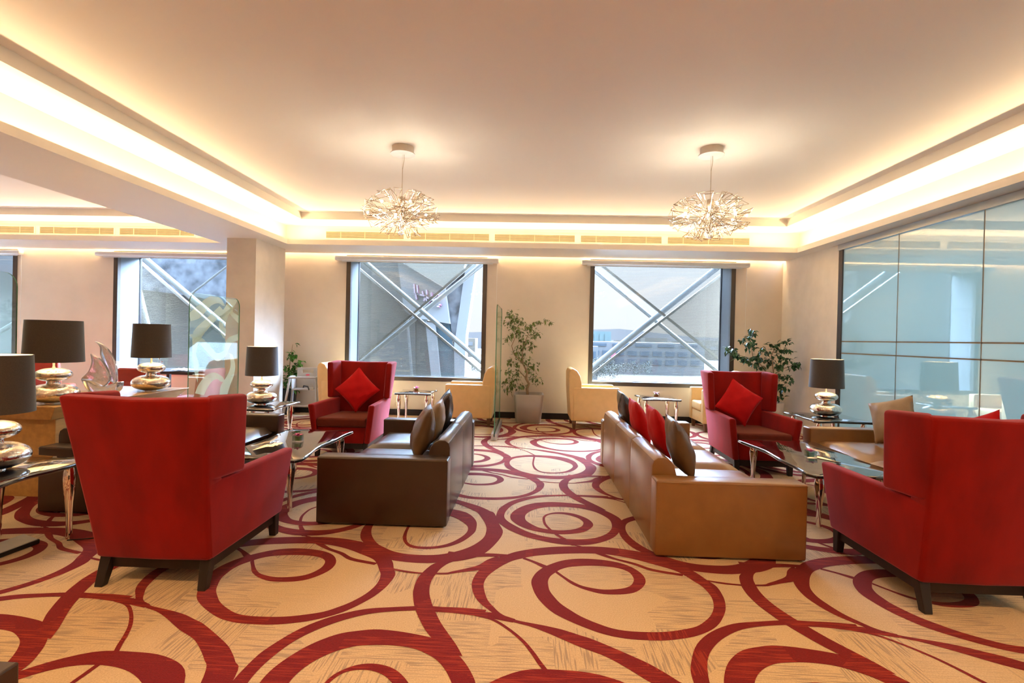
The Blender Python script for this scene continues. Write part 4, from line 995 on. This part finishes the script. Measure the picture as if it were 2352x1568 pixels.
# ------------------------------------------------------------------ floor power box, cable, corner block
t = thing('floor_power_box', 'open floor power box with silver lid under the left lamp table', 'power box', (-3.16, 3.04, 0), PI / 2 - .1)
bm = B(); box(bm, -.24, .20, -.05, .05, .002, .03); bev(bm, .004, 1); obj('box_body', bm, M['black'], t, 0)
bm = B(); hexa(bm, [(-.24, -.052, .031), (.18, -.052, .031), (.18, .05, .055), (-.24, .05, .055), (-.24, -.053, .037), (.18, -.053, .037), (.18, .049, .061), (-.24, .049, .061)]); obj('hinged_lid', bm, M['plastic'], t, 0)
bm = B(); lathe(bm, [(0, 0), (.028, 0), (.028, .03), (.012, .045), (0, .045)], 14); o = obj('plug', bm, M['black'], t); o.location = (-.12, -.11, .002)
bm = B()
cab = catmull([(-2.93, 3.25, .02), (-2.82, 3.34, .006), (-2.84, 3.42, .006), (-2.90, 3.52, .006), (-3.0, 3.54, .10), (-3.04, 3.52, .35), (-3.02, 3.50, .50)], 6)
tube(bm, cab, .004, 6)
o = obj('lamp_cable', bm, M['cable'], None, 60); tag(o, 'thin dark lamp cable trailing over the carpet beside the chrome table leg', 'cable')
bm = B(); box(bm, -.45, .45, -.45, .45, .04, .40); bev(bm, .006, 2)
t = thing('low_block_table', 'dark brown low block table at the bottom left picture corner', 'table', (-1.92, 1.03, 0))
obj('block_top', bm, M['leather_dark'], t, 0)
bm = B(); box(bm, -.40, .40, -.40, .40, 0, .04); obj('plinth', bm, M['wood_dark'], t, 0)

# ------------------------------------------------------------------ outside the windows
def strut(label, a, b, y, r):
    o = obj('steel_strut', tube(B(), [(a[0], y, a[1]), (b[0], y, b[1])], r, 20), M['tube'], None, 60)
    return tag(o, label, 'strut', 'white facade struts')
def ext(a, b, f0, f1):
    d = (b[0] - a[0], b[1] - a[1])
    return (a[0] - d[0] * f0, a[1] - d[1] * f0), (b[0] + d[0] * f1, b[1] + d[1] * f1)
strut('front white steel tube sloping down to the right outside the left main window', *ext((-3.407, 2.889), (-.911, .851), .3, .3), 10.6, .048)
strut('rear white steel tube rising to the right outside the left main window', *ext((-.973, 2.952), (-3.521, .82), .3, .3), 11.0, .048)
strut('front white steel tube rising to the right outside the city view window', *ext((3.819, 2.943), (1.31, .831), .3, .3), 10.6, .058)
strut('rear white steel tube sloping down to the right outside the city view window', *ext((1.339, 2.832), (3.83, .87), .3, .3), 11.0, .042)
strut('thick white steel tube sloping across the side bay window', *ext((-8.087, 2.935), (-6.21, 1.443), .3, .6), 10.6, .058)
strut('short steep white steel tube at the left of the side bay window', *ext((-8.406, 2.212), (-8.177, 1.38), .5, .5), 11.0, .05)
strut('thin white steel tube rising right near the column outside the side bay window', *ext((-7.252, 2.179), (-6.47, 2.791), .0, .5), 11.0, .022)
strut('white steel tube outside the far left window', (-12.3, .6), (-9.6, 2.2), 10.7, .05)

def mesh_screen(label, poly, y, edge, m='perf'):
    t = thing('perforated_screen', label, 'sun screen', (0, y, 0), 0, 'perforated metal sun screens')
    bm = B(); bm.faces.new([bm.verts.new((x, 0, z)) for x, z in poly]); obj('perforated_sheet', bm, M[m], t, 0)
    a, b = edge; d = Vector((b[0] - a[0], 0, b[1] - a[1])).normalized(); n = Vector((-d.z, 0, d.x)) * .022
    bm = B()
    p = [Vector((a[0], 0, a[1])), Vector((b[0], 0, b[1]))]
    hexa(bm, [p[0] - n - Vector((0, .03, 0)), p[1] - n - Vector((0, .03, 0)), p[1] - n + Vector((0, .03, 0)), p[0] - n + Vector((0, .03, 0)),
              p[0] + n - Vector((0, .03, 0)), p[1] + n - Vector((0, .03, 0)), p[1] + n + Vector((0, .03, 0)), p[0] + n + Vector((0, .03, 0))])
    obj('edge_rail', bm, M['rim'], t, 0)
    return t
a, b = ext((-3.35, 2.663), (-.872, .668), .35, .35)
mesh_screen('perforated metal screen below the falling diagonal outside the left main window', [a, b, (b[0], -.6), (a[0], -.6)], 10.2, (a, b))
a, b = ext((-3.355, .891), (-1.098, 2.867), .3, .3)
mesh_screen('perforated metal screen above the rising diagonal outside the left main window', [a, b, (b[0], 3.9), (a[0], 3.9)], 10.3, (a, b))
a, b = ext((1.326, 2.894), (3.528, 1.204), .25, .5)
mesh_screen('pale perforated screen above the falling diagonal outside the city view window', [a, b, (b[0], 3.9), (a[0], 3.9)], 10.3, (a, b), 'perf_light')
a, b = ext((3.704, 2.71), (1.264, .725), .25, .3)
mesh_screen('perforated screen below the rising diagonal outside the city view window', [a, (a[0], -.6), (b[0], -.6), b], 10.2, (a, b))
a, b = ext((-7.91, 2.786), (-6.03, 1.234), .3, .9)
mesh_screen('perforated screen below the diagonal outside the side bay window', [a, b, (b[0], -.6), (a[0], -.6)], 10.3, (a, b))

def slab(name, poly, y0, y1, m, parent=None):
    return obj(name, prism(B(), poly, y0, y1, 'Y'), M[m], parent, 0)
t = thing('neighbouring_building', 'angular white and grey neighbouring building with plum sign letters', 'building', (0, 0, 0))
slab('white_facade', [(-6.106, 4.846), (-3.885, 3.581), (-3.62, 1.975), (-4.73, 2.148), (-5.301, 2.179), (-5.749, 2.562)], 23.8, 24.6, 'facade', t)
slab('grey_wall', [(-10.5, 6.2), (-6.113, 6.2), (-6.055, 4.52), (-5.749, 2.562), (-5.301, 2.179), (-5.147, -3), (-10.5, -3)], 24.2, 25.0, 'facade_grey', t)
slab('overhanging_soffit', [(-6.106, 4.846), (-6.106, 6.4), (-2.4, 6.4), (-2.987, 4.489), (-3.886, 3.646)], 23.4, 24.4, 'facade_beige', t)
slab('base_wall', [(-5.565, 2.173), (-3.653, 1.975), (-2.95, -3), (-5.286, -3)], 24.3, 25.2, 'facade_grey', t)
slab('corner_window', [(-5.145, 2.073), (-4.994, 2.17), (-4.752, 2.14), (-4.677, 1.713)], 24.1, 24.35, 'dark_glass', t)
slab('tall_window', [(-4.394, 1.85), (-4.29, 2.07), (-3.675, 1.974), (-3.474, .803), (-4.254, 1.417)], 24.1, 24.35, 'dark_glass', t)
slab('lower_window', [(-4.40, 1.75), (-3.474, .803), (-3.3, -1.5), (-4.1, -1.5)], 24.1, 24.35, 'dark_glass', t)
slab('white_pillar', [(-4.771, 2.038), (-4.31, 2.004), (-3.85, -2), (-4.25, -2)], 23.9, 24.3, 'facade', t)
slab('mirror_tower', [(-4.019, 3.731), (-2.75, 4.9), (-3.099, 3.618), (-3.354, 1.307), (-3.526, 1.172), (-3.653, 1.975), (-3.885, 3.603)], 24.2, 25.0, 'mirror_glass', t)
slab('white_tower', [(-2.987, 4.489), (-2.429, 5.2), (-2.899, 1.491), (-2.95, -3), (-3.3, -3), (-3.433, .913), (-3.1, 3.661)], 24.0, 25.0, 'facade', t)
slab('thin_post', [(-5.62, 2.2), (-5.52, 2.2), (-5.1, -2), (-5.2, -2)], 23.7, 23.8, 'tube', t)
slab('dark_glass_band', [(-19.5, 6.2), (-13.0, 6.2), (-13.0, 2.4), (-15.824, 3.0), (-19.5, 3.4)], 24.3, 25.0, 'mirror_glass', t)
slab('side_wall', [(-34, 7), (-10.5, 7), (-10.5, -8), (-34, -8)], 25.2, 26.0, 'facade_grey', t)
LET = [[(-5.248, 3.698), (-5.198, 3.258)], [(-5.107, 3.65), (-5.074, 3.298), (-5.009, 3.249), (-4.799, 3.215)], [(-5.169, 3.271), (-5.12, 3.057)], [(-4.86, 3.39), (-4.826, 3.265)], [(-4.671, 3.445), (-4.655, 3.281)],
       [(-4.769, 2.989), (-4.722, 3.166), (-4.641, 2.928), (-4.557, 2.88), (-4.542, 3.056), (-4.652, 3.142)], [(-4.459, 3.335), (-4.443, 3.147), (-4.309, 3.105), (-4.275, 2.999), (-4.498, 3.051)],
       [(-4.23, 2.962), (-4.234, 3.151), (-4.159, 3.215), (-4.074, 3.104), (-4.161, 3.026), (-4.225, 3.05)], [(-4.155, 2.737), (-4.098, 2.732)], [(-4.081, 2.814), (-4.043, 2.815)]]
g = thing('sign_lettering', 'plum and white raised script letters on the white neighbouring facade', 'sign', (0, 23.5, 0))
for L in LET:
    bm = B()
    for p, q in zip(L, L[1:]):
        d = Vector((q[0] - p[0], q[1] - p[1])); d.normalize(); n = Vector((-d.y, d.x)) * .035; e = d * .03
        prism(bm, [(p[0] - e.x - n.x, p[1] - e.y - n.y), (q[0] + e.x - n.x, q[1] + e.y - n.y), (q[0] + e.x + n.x, q[1] + e.y + n.y), (p[0] - e.x + n.x, p[1] - e.y + n.y)], .0, .28, 'Y')
    bm.normal_update(); bmesh.ops.recalc_face_normals(bm, faces=bm.faces[:])
    for f in bm.faces: f.material_index = 0 if f.normal.y < -.5 else 1
    obj('letter', bm, [M['letter'], M['purple']], g, 0)

bm = B(); box(bm, -300, 300, 28, 500, -7.4, -7); struct('exterior_ground', bm, M['sand'])
bm = B(); prism(bm, [(-200, -7), (-200, 4), (-60, 4.5), (0, 7), (48, 9.2), (69, 10.2), (83, 9), (91, 8.3), (124, 5.3), (160, 5), (260, 4), (260, -7)], 400, 420, 'Y'); struct('exterior_hills', bm, M['hill'])
def far_box(name, label, cat, x0, x1, y, d, z1, m, bands=(), bm_m='blue_strip', group=None):
    t = thing(name, label, cat, ((x0 + x1) / 2, y, -7), 0, group); w = (x1 - x0) / 2
    bm = B(); box(bm, -w, w, 0, d, 0, z1 + 7); obj('walls', bm, M[m], t, 0)
    for za, zb, n in bands:
        for k in range(n):
            a = -w + .3 + (2 * w - .6) * k / n; b = -w + .3 + (2 * w - .6) * (k + .72) / n
            bm = B(); box(bm, a, b, -.15, 0, za + 7, zb + 7); obj('window_band', bm, M[bm_m], t, 0)
    return t
far_box('teal_glass_building', 'pale teal glass building near the left of the city view', 'building', 20.9, 26.6, 170, 12, 4.2, 'teal_build', ((-4, 3.4, 3),), 'teal_build')
far_box('long_mall_building', 'long low white building with blue window bands in the city view', 'building', 15.2, 44, 132, 20, 1.0, 'pale_building', ((-.1, .55, 5), (-2.4, -1.2, 9), (-4.6, -3.2, 9)))
t = thing('red_banner', 'small red banner on the long low white building', 'banner', (21.2, 131.2, -7)); bm = B(); box(bm, -.55, .55, -.1, .1, 4.2, 6.1); obj('banner_cloth', bm, M['red_sign'], t, 0)
far_box('white_kiosk', 'small white block at the lower left of the city view', 'building', 11.4, 13.8, 104, 5, .1, 'pale_building', ((-2.4, -.9, 3),))
rnd = random.Random(21)
for k, (x, y, w, h) in enumerate(((31, 230, 9, 4.0), (44, 235, 12, 3.0), (58, 240, 10, 4.4), (72, 240, 14, 3.2), (88, 250, 12, 3.8), (-27, 220, 9, 2.4), (-19, 245, 6, 1.8))):
    nm = ['just right of the teal glass building', 'second right of the teal glass building', 'behind the crossing of the tubes', 'right of the tube crossing', 'at the far right behind the screen', 'seen in the narrow gap right of the white tower', 'farther right in the gap beside the window frame'][k]
    far_box('distant_house', 'hazy tan low-rise building ' + nm, 'building', x - w / 2, x + w / 2, y, 10, h - 1.5, 'tan_building', ((-2.2, -.6, 3),), 'pale_building', 'distant tan buildings')
def tree_clump(label, x, y, w, h, n):
    bm = B(); r2 = random.Random(int(abs(x) * 10))
    cs = [(x + r2.uniform(-w, w), y + r2.uniform(-2, 2), r2.uniform(.6, 1) * h) for k in range(12)]
    for k in range(n):
        c = r2.choice(cs); p = Vector((c[0] + r2.gauss(0, .5), c[1] + r2.gauss(0, .5), -7 + r2.uniform(.1, 1) ** .5 * c[2]))
        leaf(bm, p, Vector((r2.uniform(-1, 1), r2.uniform(-1, 1), r2.uniform(-1, 1))), Vector((0, 0, 1)), r2.uniform(.18, .36), .09, r2)
    tag(obj('shrubbery', bm, M['treegreen'], None, 0), label, 'trees', 'dusty trees in the city view', 'stuff')
tree_clump('dusty green trees at the lower left of the city view', 14.4, 97, 2.4, 5.4, 1500)
tree_clump('dusty green trees in front of the long low building', 24, 120, 4.0, 4.0, 1200)
tree_clump('palms and shrubs in the gap right of the neighbouring tower', -12, 118, 3.5, 2.6, 900)

# ------------------------------------------------------------------ light
def area(name, loc, size, rot, energy, color, spread=PI):
    ld = bpy.data.lights.new(name, 'AREA'); ld.shape = 'RECTANGLE'; ld.size, ld.size_y = size
    ld.energy = energy; ld.color = color; ld.spread = spread
    o = link(bpy.data.objects.new(name, ld)); o.location = loc; o.rotation_euler = rot
    return o
LED = (1.0, .70, .38)
LM = 2.6     # watts per metre of LED strip
TL = .85      # the strips are canted towards the room
Ls = YBL - Y0
area('led_strip', ((XRL + XRW) / 2 + .03, (YBL + Y0) / 2, ZS + .04), (.05, Ls), (PI, -TL, 0), LM * Ls, LED)
area('led_strip', ((XLL + XLW) / 2 - .03, (YBL + Y0) / 2, ZS + .04), (.05, Ls), (PI, TL, 0), LM * Ls, LED)
area('led_strip', ((XL2 + XL2W) / 2 + .03, (YBL + Y0) / 2, ZS + .04), (.05, Ls), (PI, -TL, 0), LM * Ls, LED)
W = XRL - XLL
area('led_strip', ((XRL + XLL) / 2, (YBL + YBW) / 2 + .05, ZS + .04), (W, .05), (PI + TL, 0, 0), LM * W, LED)
W = XL2 - X0
area('led_strip', ((XL2 + X0) / 2, (YBL + YBW) / 2 + .05, ZS + .04), (W, .05), (PI + TL, 0, 0), LM * W, LED)
area('led_strip', ((X0 + XW) / 2, YW - .045, 2.98), (XW - X0, .03), (0, 0, 0), 2.2 * (XW - X0), LED)

for a, b in WIN:
    o = area('window_portal', ((a + b) / 2, YG + .08, (ZW0 + ZW1) / 2), (b - a, ZW1 - ZW0), (-PI / 2, 0, 0), 1, (1, 1, 1)); o.data.cycles.is_portal = True
area('glass_backlight', (XW + 1.7, 2.5, 2.88), (1.2, 10), (0, 0, 0), 230, (.78, .95, 1.0))  # added unseen lamp that brightens the frosted glass from behind

w = bpy.data.worlds.new('World'); SC.world = w; w.use_nodes = True
nt = w.node_tree; nt.nodes.clear()
out = nd(nt, 'ShaderNodeOutputWorld'); bg = nd(nt, 'ShaderNodeBackground')
tc = nd(nt, 'ShaderNodeTexCoord'); sx = nd(nt, 'ShaderNodeSeparateXYZ'); nt.links.new(tc.outputs['Generated'], sx.inputs[0])
r = nd(nt, 'ShaderNodeValToRGB')
e = r.color_ramp.elements
e[0].position = .0; e[0].color = (.285, .29, .295, 1)
e[1].position = .9; e[1].color = (2.2, 3.2, 5.0, 1)
k = e.new(.16); k.color = (.30, .325, .36, 1)
nt.links.new(sx.outputs['Z'], r.inputs['Fac'])
# veiled sun: a broad bright patch of haze ahead and to the right, well above the horizon
dt = nd(nt, 'ShaderNodeVectorMath', operation='DOT_PRODUCT'); nt.links.new(tc.outputs['Generated'], dt.inputs[0])
dt.inputs[1].default_value = Vector((.60, .60, .53)).normalized()
cl = nd(nt, 'ShaderNodeMath', operation='MAXIMUM'); nt.links.new(dt.outputs['Value'], cl.inputs[0]); cl.inputs[1].default_value = 0
pw = nd(nt, 'ShaderNodeMath', operation='POWER'); nt.links.new(cl.outputs[0], pw.inputs[0]); pw.inputs[1].default_value = 4
mr = nd(nt, 'ShaderNodeMapRange', interpolation_type='SMOOTHSTEP'); nt.links.new(sx.outputs['Z'], mr.inputs['Value']); mr.inputs['From Min'].default_value = .17; mr.inputs['From Max'].default_value = .46
m1 = nd(nt, 'ShaderNodeMath', operation='MULTIPLY'); nt.links.new(pw.outputs[0], m1.inputs[0]); nt.links.new(mr.outputs[0], m1.inputs[1])
sc_ = nd(nt, 'ShaderNodeVectorMath', operation='SCALE'); sc_.inputs[0].default_value = (50, 69, 100); nt.links.new(m1.outputs[0], sc_.inputs['Scale'])
ad = nd(nt, 'ShaderNodeVectorMath', operation='ADD'); nt.links.new(r.outputs[0], ad.inputs[0]); nt.links.new(sc_.outputs[0], ad.inputs[1])
nt.links.new(ad.outputs[0], bg.inputs['Color']); bg.inputs['Strength'].default_value = 1.0
nt.links.new(bg.outputs[0], out.inputs['Surface'])

# ------------------------------------------------------------------ camera
cd = bpy.data.cameras.new('camera'); cam = link(bpy.data.objects.new('camera', cd))
cd.sensor_width = 36; cd.lens = 36 * 1200 / 2352; cd.clip_start = .05; cd.clip_end = 2000
cam.matrix_world = Matrix.Translation((0, 0, 1.38)) @ Matrix.Rotation(.0318, 4, 'Z') @ Matrix.Rotation(-.0066, 4, 'X') @ Matrix.Rotation(-.0226, 4, 'Y') @ Matrix.Rotation(PI / 2, 4, 'X')
SC.camera = cam
SC.view_settings.view_transform = 'Standard'; SC.view_settings.look = 'None'; SC.view_settings.gamma = 1.0
SC.view_settings.use_curve_mapping = False
SC.view_settings.exposure = 1.86
SC.cycles.use_denoising = True
SC.cycles.max_bounces = 9; SC.cycles.diffuse_bounces = 5; SC.cycles.glossy_bounces = 4; SC.cycles.transparent_max_bounces = 16
SC.cycles.transmission_bounces = 6
SC.cycles.caustics_reflective = False; SC.cycles.caustics_refractive = False
SC.cycles.sample_clamp_indirect = 6.0
